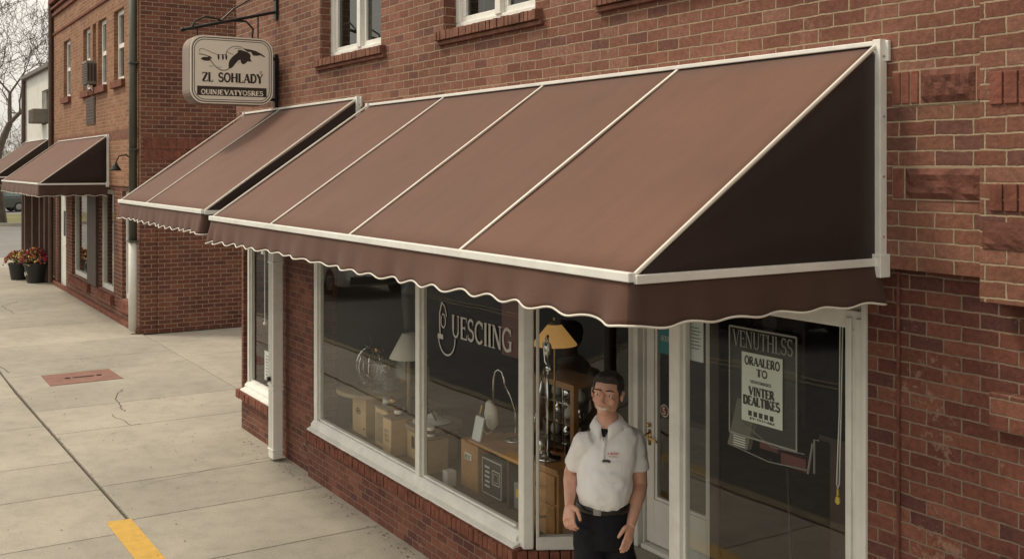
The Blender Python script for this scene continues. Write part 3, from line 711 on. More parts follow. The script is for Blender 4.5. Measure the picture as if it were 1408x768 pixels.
# ornate first letter: a tall bottle-like G with an open ring under it
G_ = [([(6.86, 1.90), (6.895, 1.82), (6.895, 1.72), (6.885, 1.64)], .018), (arc(6.84, 1.765, .035, .05, 60, 400), .012), ([(6.86, 1.90), (6.82, 1.875), (6.80, 1.84), (6.79, 1.80)], .012),
      ([(6.925, 1.645), (6.84, 1.645)], .035), (arc(6.785, 1.645, .125, .125, 175, 368, 24), .013)]
for i, (pts, w) in enumerate(G_): ribbon(m, [(-x, y) for x, y in pts], w, FWs, .0002*i)
m.build('lettering', 'letter', dw, label='off-white window lettering')

# shop interior
m = MB()
m.box(2.9, 11.22, 8.2, 8.3, .43, 2.46); m.box(2.8, 2.9, 3.99, 8.3, .43, 2.46); m.box(11.1, 11.21, 3.99, 8.3, .43, 2.46); m.box(2.8, 11.22, 3.99, 8.3, 2.46, 2.484)
m.build('interior_wall', 'room', shop)
m = MB(); m.box(2.8, 11.21, 4.43, 8.2, .38, .44); m.box(5.9, 11.21, 3.75, 4.43, .38, .44); m.box(2.98, 4.15, 3.75, 4.43, .38, .44); m.build('interior_floor', 'roomfloor', shop)
m = MB(); m.box(9.34, 9.40, 3.9, 4.9, .44, 2.46); m.box(10.38, 10.44, 3.9, 5.0, .44, 2.46); m.build('interior_partition', 'room', shop)

# ================================================================ AWNINGS
def awning(name, label, u0, u1, nw, nf, ht, hb, seams, drop=.175, post=True, left_panel=True, scal=.235, group='brown canvas awnings', nsub=14):
    t = thing(name, label, 'awning', ((u0+u1)/2, nw, 0), group)
    us = [u0]+list(seams)+[u1]; us.sort()
    m = MB(); nj_ = 10; cols = []
    for a, b in zip(us, us[1:]):
        for i in range(nsub): cols.append((a+(b-a)*i/nsub, i/nsub))
    cols.append((us[-1], 0))
    vs = []
    for (u, ph) in cols:
        for j in range(nj_+1):
            q = j/nj_; sag = .016*math.sin(PI*q)*(.35+.65*math.sin(PI*ph))+.003*math.sin(u*9+q*5)*math.sin(PI*q)
            vs.append((u, nf+(nw-nf)*q+sag*.55, hb+(ht-hb)*q-sag*.8))
    fs = [(i*(nj_+1)+j, (i+1)*(nj_+1)+j, (i+1)*(nj_+1)+j+1, i*(nj_+1)+j+1) for i in range(len(cols)-1) for j in range(nj_)]
    m.add(vs, fs); rt_ = random.Random(int(u0*7)); tn = [rt_.random() for _ in us]; m.tone = [tn[(i//nsub) % len(tn)] for i in range(len(cols)-1) for j in range(nj_)]; m.build('canopy', 'awning', t, smooth=True, solid=.005)
    # white piping along the seams
    dn, dh = nw-nf, ht-hb; l = math.hypot(dn, dh); nx, nz = -dh/l, dn/l
    for s_ in seams:
        p = MB(); q = [(s_, nf+dn*k/8+nx*.004, hb+dh*k/8+nz*.004) for k in range(9)]
        p.v = []; 
        w = .0095
        vs = []
        for (a, b, c) in q: vs += [(a-w, b, c), (a+w, b, c), (a+w, b+nx*.007, c+nz*.007), (a-w, b+nx*.007, c+nz*.007)]
        fs = [(4*i+j, 4*i+(j+1) % 4, 4*i+4+(j+1) % 4, 4*i+4+j) for i in range(8) for j in range(4)]+[(0, 1, 2, 3), (32, 33, 34, 35)]
        p.add(vs, fs); p.build('seam_piping', 'piping', t)
    for e, s_ in ((u0, -1), (u1, 1)):
        p = MB(); p.tube([(e+s_*.004, nf+nx*.006, hb+nz*.006), (e+s_*.004, nw-.02+nx*.006, ht+nz*.006)], .0088, 8); p.build('edge_piping', 'piping', t)
        # end panel: same cloth as the canopy, side shade darkened into its colour
        p = MB(); vs = []; K = 8
        for i in range(K+1):
            n_ = nf+.01+(nw-nf-.02)*i/K; top = hb+(ht-hb)*(n_-nf)/(nw-nf)-.006
            for j in range(5): vs.append((e+s_*(.004-.008*math.sin(PI*i/K)*math.sin(PI*j/4)), n_, hb+(top-hb)*j/4))
        p.add(vs, [(i*5+j, (i+1)*5+j, (i+1)*5+j+1, i*5+j+1) for i in range(K) for j in range(4)])
        p.build('end_panel', 'awning_shade_tint', t, smooth=True, solid=.004)
        p = MB(); p.box(e-.014+s_*.012, e+.014+s_*.012, nf, nw-.01, hb-.020, hb+.012); p.build('end_bar', 'white', t, bevel=.003)
        if post:
            p = MB(); p.box(e-.02+s_*.012, e+.02+s_*.012, nw-.045, nw-.002, hb-.045, ht+.02); p.box(e-.032+s_*.016, e+.032+s_*.016, nw-.062, nw-.001, hb-.065, hb+.03)
            p.box(e+s_*.03-.02, e+s_*.03+.02, nw-.018, nw-.0005, ht-.07, ht+.015); p.build('wall_post', 'white', t, bevel=.003)
            for z in [hb+.1+(ht-hb-.15)*k/3 for k in range(4)]+[hb-.03]:
                p = MB(); p.ell((e+s_*.033, nw-.024, z), (.005, .005, .005), seg=8, rings=5); p.build('screw', 'grey', t)
    # bars and head rail
    p = MB(); p.box(u0-.012, u1+.012, nf-.026, nf+.004, hb-.014, hb+.020); p.build('front_bar', 'white', t, bevel=.004)
    p = MB(); p.box(u0, u1, nw-.030, nw-.002, ht-.004, ht+.017); p.build('head_rail', 'white', t, bevel=.004)
    # frame arms under the cloth
    for s_ in [u0+.06]+us[1:-1]+[u1-.06]:
        p = MB(); p.tube([(s_, nw-.02, hb-.02), (s_, nf+.05, hb-.02), (s_, nf+.06, hb-.01), (s_, nw-.03, ht-.09)], .012, 6); p.build('frame_arm', 'grey', t)
    # valances
    def at(s_):
        """point and outward normal at arc length s_ on the rounded path left side > front > right side"""
        r = .035; a = nw-.03-(nf-.012)-r; f = (u1+.014)-(u0-.014)-2*r; q = PI*r/2
        if s_ < a: return (u0-.014, nw-.03-s_), (-1, 0)
        s_ -= a
        if s_ < q: t_ = s_/r; return (u0-.014+r-r*math.cos(t_), nf-.012+r-r*math.sin(t_)), (-math.cos(t_), -math.sin(t_))
        s_ -= q
        if s_ < f: return (u0-.014+r+s_, nf-.012), (0, -1)
        s_ -= f
        if s_ < q: t_ = s_/r; return (u1+.014-r+r*math.sin(t_), nf-.012+r-r*math.cos(t_)), (math.sin(t_), -math.cos(t_))
        s_ -= q; return (u1+.014, nf-.012+r+s_), (1, 0)
    r = .035; a = nw-.03-(nf-.012)-r; f = (u1+.014)-(u0-.014)-2*r; q = PI*r/2; L = 2*a+2*q+f; c1 = a+q/2; c2 = a+q+f+q/2
    K = int(L/.018); J = 7; vs = []; hem = []; rv = random.Random(int(u0*10)); p1, p2, p3 = rv.uniform(0, 6), rv.uniform(0, 6), rv.uniform(0, 6)
    for i in range(K+1):
        s_ = L*i/K; (x, y), (ox, oy) = at(min(s_, L-1e-6)); dc = min(abs(s_-c1), abs(s_-c2)); cf = math.exp(-(dc/.16)**2); cw = math.exp(-(dc/.45)**2)
        ph = 2*PI*(s_-c2)/scal
        dz = drop-.0100*(.8+.3*math.sin(s_*1.7+p3))*math.cos(ph+PI)+.006*math.sin(s_*2.1+p1)+.008*cf
        wv = .010*math.sin(s_*7.3+p1)+.005*math.sin(s_*17+p2)+.006*math.cos(ph)+cw*(.012*math.sin((s_-c2)*21)+.008*math.sin(s_*33+p2))
        fl = .020+.006*cf
        for j in range(J+1):
            q_ = j/J; o_ = (wv*q_**1.2+fl*q_)
            vs.append((x+ox*o_, y+oy*o_, hb-.012-dz*q_))
        hem.append((x+ox*(wv+fl+.002), y+oy*(wv+fl+.002), hb-.012-dz))
    v = MB(); v.add(vs, [(i*(J+1)+j, (i+1)*(J+1)+j, (i+1)*(J+1)+j+1, i*(J+1)+j+1) for i in range(K) for j in range(J)])
    v.slot2 = ('awning_half_shade_tint', [i*J+j for i in range(K) for j in range(J) if L*i/K < c1 or L*i/K > c2])  # side runs of the valance carry their shade in the colour
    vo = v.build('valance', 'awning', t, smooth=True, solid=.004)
    h_ = MB(); h_.tube(hem, .0045, 6); h_.build('hem_piping', 'piping', vo, smooth=True)
    return t
awning('shop_awning', 'long brown awning with three white seams over the man and the shop windows', 2.86, 7.90, WU, 2.29, 3.405, 2.515, (6.62, 5.34, 4.10), drop=.152)
awning('shop_awning', 'brown awning with one white seam under the hanging sign, left of the long awning', 8.13, 11.12, WU, 2.29, 3.475, 2.555, (10.05,), drop=.15, scal=.2)

# ================================================================ HANGING SIGN
sg = thing('hanging_sign', 'cream double-sided sign with bird emblem on a black wall bracket', 'sign', (10.15, WU, 3.5))
US = 10.035; SN0, SN1, SH0, SH1 = 2.70, 3.50, 3.515, 4.155
def rrect(n0, n1, h0, h1, r, k=7):
    P_ = []
    for cx, cy, a0 in ((n1-r, h1-r, 0), (n0+r, h1-r, 90), (n0+r, h0+r, 180), (n1-r, h0+r, 270)):
        P_ += arc(cx, cy, r, r, a0, a0+90, k)
    return P_
m = MB(); m.prism_u(rrect(SN0-.01, SN1+.01, SH0-.01, SH1+.01, .13), US, US+.26); m.build('cabinet', 'cabinet', sg, bevel=.012)
for uu, s_ in ((US, -1), (US+.26, 1)):
    m = MB(); m.prism_u(rrect(SN0-.004, SN1+.004, SH0-.004, SH1+.004, .128), uu+s_*.012, uu-s_*.002); fc = m.build('sign_face', 'cream', sg)
    # border line, emblem, text on the face; flip reading direction for the rear face
    c0 = (SN0+SN1)/2
    def F(x, y, o, uu=uu, s_=s_): return (uu+s_*(.0135+o), (x if s_ < 0 else 2*c0-x), y)
    b_ = MB(); rp = rrect(SN0+.034, SN1-.034, SH0+.034, SH1-.034, .10)
    ribbon(b_, rp+[rp[0]], .006, F, 0); rp = rrect(SN0+.014, SN1-.014, SH0+.014, SH1-.014, .115); ribbon(b_, rp+[rp[0]], .0085, F, .0003); b_.build('border_line', 'ink', fc)
    W_, H_ = SN1-SN0, SH1-SH0
    def C(px, py): return (SN0+(px-100)/(975-100)*W_, SH1-(py-55-(px-100)*.032)/(640)*H_)
    e = MB(); q = [0]
    def poly(pts):
        P_ = [C(*p) for p in pts]; q[0] += 1
        # triangulate with a tiny bmesh
        bmx = bmesh.new(); vv = [bmx.verts.new((x, y, 0)) for x, y in P_]; f0 = bmx.faces.new(vv)
        r_ = bmesh.ops.triangulate(bmx, faces=[f0]); bmx.verts.index_update()
        e.add([F(v.co.x, v.co.y, .0002*(q[0] % 6)) for v in bmx.verts], [tuple(v.index for v in f.verts) for f in bmx.faces]); bmx.free()
    def line(pts, w=.005):
        q[0] += 1; P_ = [C(*p) for p in pts]
        # catmull smoothing
        S_ = []
        for i in range(len(P_)-1):
            p0 = P_[max(i-1, 0)]; p1 = P_[i]; p2 = P_[i+1]; p3 = P_[min(i+2, len(P_)-1)]
            for k in range(5):
                t = k/5; S_.append(tuple(.5*((2*p1[d])+(-p0[d]+p2[d])*t+(2*p0[d]-5*p1[d]+4*p2[d]-p3[d])*t*t+(-p0[d]+3*p1[d]-3*p2[d]+p3[d])*t**3) for d in (0, 1)))
        S_.append(P_[-1]); ribbon(e, S_, w, F, .0002*(q[0] % 6))
    # bird: breast and throat mass
    poly([(497, 372), (495, 325), (505, 292), (530, 262), (560, 238), (592, 215), (598, 188), (640, 192), (690, 205), (722, 222), (735, 245), (728, 268), (745, 300), (700, 297), (672, 322), (648, 328), (628, 312), (622, 285), (600, 290), (570, 320), (545, 350), (520, 368)])
    poly([(640, 168), (690, 178), (730, 182), (790, 195), (850, 222), (888, 245), (892, 257), (870, 250), (840, 235), (800, 242), (760, 240), (735, 205), (700, 205)])
    poly([(200, 280), (225, 265), (262, 262), (290, 268), (302, 284), (292, 298), (262, 300), (225, 294)])
    poly([(278, 250), (300, 256), (318, 270), (316, 280), (300, 276), (285, 266)])
    for x in (378, 425, 460): poly([(x, 238), (x+14, 232), (x+22, 262), (x+14, 292), (x+2, 280)])
    line([(182, 235), (230, 240), (278, 256), (310, 300), (350, 345), (395, 378), (440, 388), (480, 382), (500, 368)], .007)
    line([(192, 215), (195, 188), (225, 186), (270, 200), (320, 220), (378, 238), (430, 240), (468, 232)], .004)
    line([(468, 232), (480, 200), (510, 172), (550, 156), (600, 154), (645, 165)], .005)
    line([(480, 210), (510, 225), (545, 232)], .004)
    line([(560, 180), (585, 172), (620, 178), (640, 190)], .004)
    line([(290, 345), (310, 352), (330, 342)], .004); line([(370, 345), (395, 362), (420, 355)], .003); line([(610, 300), (600, 320)], .003)
    line([(735, 295), (748, 300)], .004)
    e.build('bird_emblem', 'ink', fc)
    tx = MB(); x0, y0 = C(215, 495); x1, _ = C(370, 495)
    x1 = C(335, 495)[0]; text(tx, 'ZL', F, x0, y0, .088, x1-x0, 1.45); tx.build('lettering', 'ink', fc); tx = MB()
    xa = C(385, 500)[0]; xb = C(868, 500)[0]; text(tx, 'SOHLADY', F, xa, y0+.002, .088, xb-xa, 1.45)
    ribbon(tx, [(C(845, 405)[0]+.009*math.cos(k*PI/8), C(845, 405)[1]+.012*math.sin(k*PI/8)) for k in range(17)], .004, F, 0)
    tx.build('lettering', 'ink', fc)
    bd = MB(); xa, ya = C(165, 625); xb, yb = C(908, 560); 
    P3 = [F(xa, ya, .0003), F(xb, ya, .0003), F(xb, yb, .0003), F(xa, yb, .0003)]; bd.add(P3, [(0, 1, 2, 3)]); bd.build('dark_band', 'ink', fc)
    tx = MB(); text(tx, 'OUINJE', F, C(205, 0)[0], ya+.011, .046, C(440, 0)[0]-C(205, 0)[0], 1.5, .001); text(tx, 'VATYOSRES', F, C(450, 0)[0], ya+.011, .046, C(872, 0)[0]-C(450, 0)[0], 1.5, .001); tx.build('lettering', 'cream', fc)
UC = US+.13
m = MB()
m.tube([(UC, 2.66, 4.215), (UC, 3.58, 4.455)], .016, 8); m.ell((UC, 2.66, 4.215), (.022, .022, .022), seg=10, rings=6)
m.tube([(UC, 2.74, 4.235), (UC, 2.78, 4.31), (UC, 2.88, 4.36), (UC, 2.99, 4.345), (UC, 3.06, 4.32)], .009, 6)
m.tube([(UC, 3.12, 4.335), (UC, 3.28, 4.34), (UC, 3.35, 4.27), (UC, 3.34, 4.16)], .011, 6)
m.tube([(UC, 2.80, 4.25), (UC, 2.80, 4.15)], .008, 6); m.tube([(UC, 3.40, 4.41), (UC, 3.40, 4.15)], .008, 6)
m.tube([(UC, 3.0, 4.30), (UC, 3.15, 4.45), (UC, 3.32, 4.56), (UC, 3.5, 4.60), (UC, 3.59, 4.57)], .008, 6)
m.box(UC-.035, UC+.035, 3.572, 3.599, 4.38, 4.66)
m.build('bracket_arm', 'iron', sg, smooth=False)
m = MB(); m.box(UC-.03, UC+.03, 3.565, 3.599, 3.50, 4.03); m.box(UC-.015, UC+.015, 3.50, 3.566, 3.97, 4.0); m.box(UC-.015, UC+.015, 3.50, 3.566, 3.56, 3.59); m.build('wall_plate', 'iron', sg, bevel=.003)

# white square downspout by the left window
m = MB(); m.box(9.985, 10.125, 3.49, 3.597, .02, 2.70)
for z in (.10, .70, .74, 1.95): m.box(9.977, 10.133, 3.482, 3.604, z, z+.02)
dsp = solo(m, 'downspout', 'white', 'white square downspout standing on the sidewalk between shop windows', 'downspout', bevel=.010)
for x in (10.02, 10.055, 10.09):
    m = MB(); m.box(x, x+.005, 3.4865, 3.4895, .13, 2.6); m.build('rib', 'white_old', dsp)
m = MB(); m.box(10.03, 10.07, 3.455, 3.485, .79, .83); m.build('hose_clip', 'black', dsp)
m = MB(); m.tube([(2.815, 3.652, 2.47), (2.815, 3.652, .02)], .007, 6); solo(m, 'wall_cable', 'stone', 'thin vertical cable running down the right brick wall', 'cable')
# ================================================================ FAR BRICK BUILDING
fb = thing('corner_brick_building', 'two-storey orange brick building with dark side wall, beyond the gap in the sidewalk', 'building', (23.5, 8, 0))
FN = 4.2
op_lo = [(19.52, 20.40, .46, 2.46), (21.16, 22.60, .46, 2.46), (23.58, 25.72, .46, 2.46), (26.5, 27.75, .02, 2.46)]
op_up = [(20.10, 20.98, 4.53, 5.86), (21.70, 22.52, 4.53, 5.86), (22.74, 23.10, 4.53, 5.86), (23.35, 24.15, 4.53, 5.86), (25.75, 26.65, 4.53, 5.86)]
m = MB(); wall(m, 18.86, 28.2, 0, 2.55, FN+.03, FN+.30, op_lo); m.build('shopfront_wall', 'brick_side', fb)
m = MB(); wall(m, 18.80, 28.2, 2.55, 7.6, FN, FN+.30, op_up); m.build('front_wall', 'brick_orange', fb)
m = MB(); m.box(18.785, 18.7995, FN+.003, FN+.302, 2.555, 7.6); m.box(18.785, 19.1, FN+.302, 14, 2.55, 7.6); m.box(18.83, 19.1, FN+.302, 14, 0, 2.55); m.box(19.1, 28.2, 13.7, 14, 0, 7.6); m.box(27.9, 28.2, FN+.31, 13.7, 0, 7.6); m.build('side_wall', 'brick_side', fb)
m = MB(); m.box(19.1, 27.9, FN+.3, 13.7, 7.2, 7.3); m.build('roof', 'roofing', fb)
m = MB()
for h0, h1, p in ((6.16, 6.22, .03), (6.62, 6.70, .05), (6.78, 6.84, .08), (6.92, 7.02, .12), (7.1, 7.2, .15), (7.5, 7.68, .2)): m.box(18.78, 28.23, FN-p, FN+.1, h0, h1)
m.build('cornice', 'header', fb, bevel=.01)
m = MB()
r_ = random.Random(4); h = 3.02
for j, (a, b) in enumerate(((3.02, 3.20), (3.22, 3.42))):
    n_ = FN+.05
    while n_ < 8.5:
        w_ = r_.choice((.09, .14, .2)); m.box(18.778, 18.9, n_, n_+w_-.012, a, b); n_ += w_
m.build('soldier_course', 'soldier', fb, bevel=.004)
m = MB()
for i in range(100): m.box(18.95+i*.0915, 18.95+i*.0915+.08, FN-.004, FN+.05, 3.42, 3.60)
m.build('soldier_course', 'header_up', fb)
for i, (a, b, c, d) in enumerate(op_up):
    w = MB(); n0 = FN+.075; wf_ = min(.085, (b-a)*.2)
    for q in ((a, a+wf_, c, d), (b-wf_, b, c, d), (a+wf_, b-wf_, c, c+.08), (a+wf_, b-wf_, d-.08, d), (a+wf_, b-wf_, (c+d)/2-.04, (c+d)/2+.04)): w.box(q[0], q[1], n0, n0+.07, q[2], q[3])
    wf = w.build('upper_window', 'white', fb)
    g = MB(); g.box(a+.05, b-.05, n0+.035, n0+.04, c+.05, d-.05); g.build('pane', 'glass_dark', wf)
    g = MB(); g.box(a, b, n0+.2, n0+.22, c, (c+d)/2+.1); g.build('backing', 'room', wf)
    g = MB(); g.box(a+.05, b-.05, n0+.075, n0+.085, (c+d)/2+.04, d-.06); g.build('blind', 'curtain', wf)
    g = MB(); g.box(a-.08, b+.05, FN-.07, n0-.003, c-.14, c-.004); g.build('window_sill', 'header', fb, bevel=.008)
for i, (a, b, c, d) in enumerate(op_lo[:3]):
    w = MB(); n0 = FN+.10
    for q in ((a, a+.10, c, d), (b-.10, b, c, d), (a+.10, b-.10, c, c+.10), (a+.10, b-.10, d-.09, d)): w.box(q[0], q[1], n0, n0+.08, q[2], q[3])
    wf = w.build('shop_window', 'white_old', fb)
    g = MB(); g.box(a+.08, b-.08, n0+.035, n0+.04, c+.08, d-.08); g.build('pane', 'glass', wf)
    g = MB(); rowlock(g, a-.06, b+.06, FN-.045, n0, c-.14, c-.03, .075, i, .03); g.box(a-.08, b+.08, FN-.05, FN+.05, c-.20, c-.142); g.build('window_sill', 'header', fb)
m = MB(); m.box(19.1, 27.9, 5.6, 5.7, 0, 2.5); m.box(19.1, 27.9, 4.6, 5.6, 0, .4); m.box(19.1, 27.9, 4.5, 5.6, 2.5, 2.549); m.box(20.6, 20.7, 4.5, 5.6, .4, 2.5); m.build('interior_wall', 'room', fb)
m = MB(); m.box(20.0, 20.55, 4.45, 4.5, .5, 1.75); m.build('notice_board', 'maroon', fb)
m = MB(); m.box(22.62, 23.56, FN-.03, FN+.09, .46, 2.52); m.build('window_pier', 'darkwood', fb, bevel=.01)
m = MB(); m.box(26.5, 26.58, FN+.04, FN+.2, .02, 2.46); m.box(27.66, 27.75, FN+.04, FN+.2, .02, 2.46); m.box(26.58, 27.66, FN+.04, FN+.2, 2.38, 2.46); m.build('door_frame', 'brownpaint', fb)
m = MB(); m.box(26.585, 27.655, FN+.10, FN+.15, .05, 2.375); dr = m.build('side_door', 'white_old', fb)
m = MB(); m.box(27.0, 27.25, FN+.092, FN+.10, 1.25, 1.85); m.build('pane', 'black', dr)
m = MB(); m.ell((26.68, FN+.07, 1.05), (.03, .03, .03)); m.build('handle', 'brass', dr)
m = MB(); m.box(18.86, 28.2, FN-.03, FN+.029, 0, .10); m.build('plinth', 'header', fb, bevel=.01)
m = MB(); m.box(22.75, 24.25, FN-.012, FN, 3.80, 4.36); 
for i in range(9): m.box(22.8, 24.2, FN-.022, FN-.0125, 3.84+i*.056, 3.87+i*.056)
m = MB(); m.box(22.78, 23.72, FN-.02, FN-.001, 3.80, 4.36); vp = m.build('wall_vent', 'brownpaint', fb)
m = MB()
for i in range(8): m.box(22.82, 23.68, FN-.03, FN-.021, 3.84+i*.064, 3.875+i*.064)
m.build('louvre', 'darkwood', vp)
m = MB(); m.box(22.70, 23.14, FN-.20, FN+.07, 4.60, 5.08); acm = solo(m, 'window_air_conditioner', 'ac', 'boxy air conditioner sticking out of an upper window of the orange brick building', 'air conditioner', bevel=.015)
m = MB()
for i in range(8): m.box(22.73, 23.11, FN-.212, FN-.201, 4.64+i*.052, 4.665+i*.052)
for i in range(3): m.box(22.686, 22.699, FN-.17+i*.06, FN-.135+i*.06, 4.66, 5.02)
m.build('grille', 'darkwood', acm)
for x in (22.72, 23.1):
    m = MB(); m.tube([(x, FN-.16, 4.59), (x, FN-.02, 4.42)], .014, 5); m.build('bracket', 'white_old', acm)
# green corner downspout with white shoe
m = MB(); m.tube([(18.98, FN-.085, 7.0), (18.98, FN-.085, 1.62)], .068, 10); dg = solo(m, 'downspout', 'green_pipe', 'round green downspout with pale lower end on the corner of the orange building', 'downspout', smooth=True)
m = MB(); m.tube([(18.98, FN-.085, 1.62), (18.98, FN-.085, .04)], .075, 10); m.build('lower_pipe', 'white_old', dg, smooth=True, label='pale grey lower pipe')
m = MB()
for z in (1.6, 3.2, 4.7, 6.1): m.box(18.88, 19.08, FN-.165, FN-.001, z, z+.03)
m.build('clamp', 'green_pipe', dg)
m = MB(); m.tube([(28.16, FN-.06, 7.5), (28.16, FN-.06, .05)], .06, 8); solo(m, 'downspout', 'brownpaint', 'brown downspout at the far edge of the orange brick building', 'downspout')
# gooseneck lamp
m = MB(); m.tube([(19.35, FN-.001, 3.02), (19.35, FN-.12, 3.12), (19.35, FN-.24, 3.10), (19.35, FN-.30, 2.98)], .013, 7); gl = solo(m, 'gooseneck_lamp', 'iron', 'small black gooseneck wall lamp beside the green downspout', 'wall lamp')
m = MB(); m.lathe((19.35, FN-.30, 2.84), [(.10, 0), (.09, .03), (.04, .10), (.03, .14)], 14); m.build('lamp_shade', 'iron', gl, smooth=True)

awning('shop_awning', 'small brown awning on the orange brick building above its white door', 21.45, 27.2, FN, 2.95, 3.52, 2.585, (), drop=.22, scal=.25)
awning('shop_awning', 'farthest brown awning, on the white building at the left edge', 28.75, 33.0, FN-.0, 2.95, 3.62, 2.66, (), drop=.2, scal=.25, post=False)

# ================================================================ WHITE BUILDING
wb = thing('white_building', 'small cream white building with dark roof edge between the tree and the orange building', 'building', (31, 8, 0))
m = MB(); wall(m, 28.32, 33.3, 2.6, 5.42, FN+.02, FN+.3, [(29.05, 30.2, 4.02, 4.92)]); m.build('front_wall', 'white_old', wb)
m = MB(); wall(m, 28.32, 33.3, 0, 2.6, FN+.25, FN+.5, [(29.3, 30.4, .02, 2.1)]); m.box(33.05, 33.3, FN+.51, 12, 0, 5.4); m.box(28.32, 28.5, FN+.51, 12, 0, 5.4); m.box(28.5, 33.05, 11.8, 12, 0, 5.4); m.build('shopfront_wall', 'brick_white', wb)
m = MB(); m.box(28.25, 33.4, FN-.12, FN+.5, 5.42, 5.52); m.box(28.32, 33.3, FN+.5, 12, 5.40, 5.48); m.build('roof', 'roofing', wb)
m = MB(); m.box(29.35, 30.35, FN+.30, FN+.35, .03, 2.08); m.build('shop_door', 'brownpaint', wb)
m = MB(); m.box(29.05, 30.2, FN+.14, FN+.2, 4.02, 4.92); wf = m.build('upper_window', 'green_pipe', wb)
m = MB(); m.box(29.05, 29.12, FN+.10, FN+.14, 4.02, 4.92); m.box(30.13, 30.2, FN+.10, FN+.14, 4.02, 4.92); m.box(29.6, 29.65, FN+.10, FN+.14, 4.02, 4.92); m.build('window_frame', 'white', wf)
for x in (28.62, 29.45, 30.75, 32.2):
    m = MB(); m.box(x, x+.17, FN-.14, FN+.05, 0, 2.62); m.build('post', 'brownpaint', wb, bevel=.01)
m = MB(); m.box(29.5, 30.25, FN-.30, FN+.13, 4.05, 4.42); a2 = solo(m, 'window_air_conditioner', 'ac', 'air conditioner in the upstairs window of the white building', 'air conditioner', bevel=.02)
m = MB()
for i in range(6): m.box(29.53, 30.22, FN-.312, FN-.301, 4.08+i*.055, 4.11+i*.055)
m.build('grille', 'darkwood', a2)
m = MB(); m.tube([(33.2, FN-.05, 5.4), (33.2, FN-.05, .05)], .06, 8); solo(m, 'downspout', 'brownpaint', 'brown downspout on the left edge of the white building', 'downspout')

# ================================================================ FLOWER POTS
def flowerpot(loc, s, label, redshare, seed, marks=False):
    t = thing('flower_pot', label, 'flower pot', loc, 'potted flowers by the white door')
    r_ = random.Random(seed); x, y, z = loc
    m = MB(); m.lathe(loc, [(.20*s, .0), (.205*s, .02), (.27*s, .42*s), (.29*s, .43*s), (.29*s, .49*s), (.265*s, .49*s), (.26*s, .44*s), (.0, .43*s)], 22, cap=True); m.build('pot', 'pot', t, smooth=False)
    lf = MB(); fr = MB(); fy = MB(); st = MB()
    for i in range(620):
        a = r_.uniform(0, 2*PI); el = r_.uniform(0, 1)**.7; rad = .38*s*math.sqrt(el)*r_.uniform(.75, 1.1)
        cx = x+math.cos(a)*rad; cy = y+math.sin(a)*rad; cz = z+.49*s+(.34*s)*(1-(rad/(.42*s))**2)+r_.uniform(-.07, .05)*s
        if cz < z+.42*s: cz = z+.42*s
        d = r_.uniform(.018, .034)*s*1.1
        tgt = lf if r_.random() < .30 else (fr if (math.sin(a*1.0+seed)+r_.uniform(-.5, .5) > 1-2*redshare) else fy)
        nvec = Vector((r_.gauss(0, 1), r_.gauss(0, 1), r_.gauss(.6, 1))).normalized(); ax = nvec.orthogonal().normalized(); b = nvec.cross(ax)
        c = Vector((cx, cy, cz)); k = 6
        vs = [c]+[c+ax*d*math.cos(2*PI*j/k)*(1 if j % 2 else .75)+b*d*math.sin(2*PI*j/k)*(1 if j % 2 else .75)+nvec*d*.35 for j in range(k)]
        tgt.add(vs, [(0, 1+j, 1+(j+1) % k) for j in range(k)])
        if i % 12 == 0: st.tube([(x, y, z+.42*s), (cx, cy, cz)], .004, 4)
    lf.build('foliage', 'leaf', t); fr.build('red_flowers', 'fl_red', t); fy.build('yellow_flowers', 'fl_yel', t); st.build('stem', 'leaf', t)
    if marks:
        mk = MB()
        for i in range(10):
            a = -2.1+i*.12; mk.ell((x+math.cos(a)*.247*s, y+math.sin(a)*.247*s, z+(.22+.03*math.sin(i*1.7))*s), (.012, .012, .02*(1+i % 2)), seg=6, rings=4)
        mk.build('pot_decoration', 'white_old', t)
flowerpot((28.75, 3.88, 0), 1.02, 'larger black pot of magenta and yellow flowers nearest the white door', .95, 1, True)
flowerpot((29.75, 3.60, 0), .88, 'smaller black pot of pale yellow flowers, left of the larger pot', .5, 2)

# ================================================================ INSIDE THE WINDOWS
def crate(name, label, u0, u1, n0, n1, h0, h1, mat='box', group=None, front='n', mark=None, topmat=None):
    m = MB(); m.box(u0, u1, n0, n1, h0, h1); o = solo(m, name, mat, label, 'box', group, bevel=.006)
    tp = MB(); tp.box(u0-.008, u1+.008, n0-.008, n1+.008, h1, h1+.014); tp.build('lid', topmat or 'boxtop', o, bevel=.003)
    k = MB(); a = (u0+u1)/2; hh = (h0+h1)/2
    if mark == 'oval':
        ribbon(k, arc(-a, hh+.02, .045, .022, 0, 360, 18), .008, lambda x, y, o_: (-x, n0-.002-o_, y), 0); k.box(a-.025, a+.025, n0-.004, n0-.001, hh+.014, hh+.026)
    elif mark == 'label': k.box(a-.06, a+.05, n0-.004, n0-.001, hh-.02, hh+.06)
    elif mark == 'text':
        for i in range(3): text(k, 'BOX' if i else 'TEN', lambda x, y, o_: (-x, n0-.002-o_, y), -a-.04, hh-.04+i*.04, .025, .08)
    if mark: k.build('marking', 'ink', o)
    return o
FL = .441
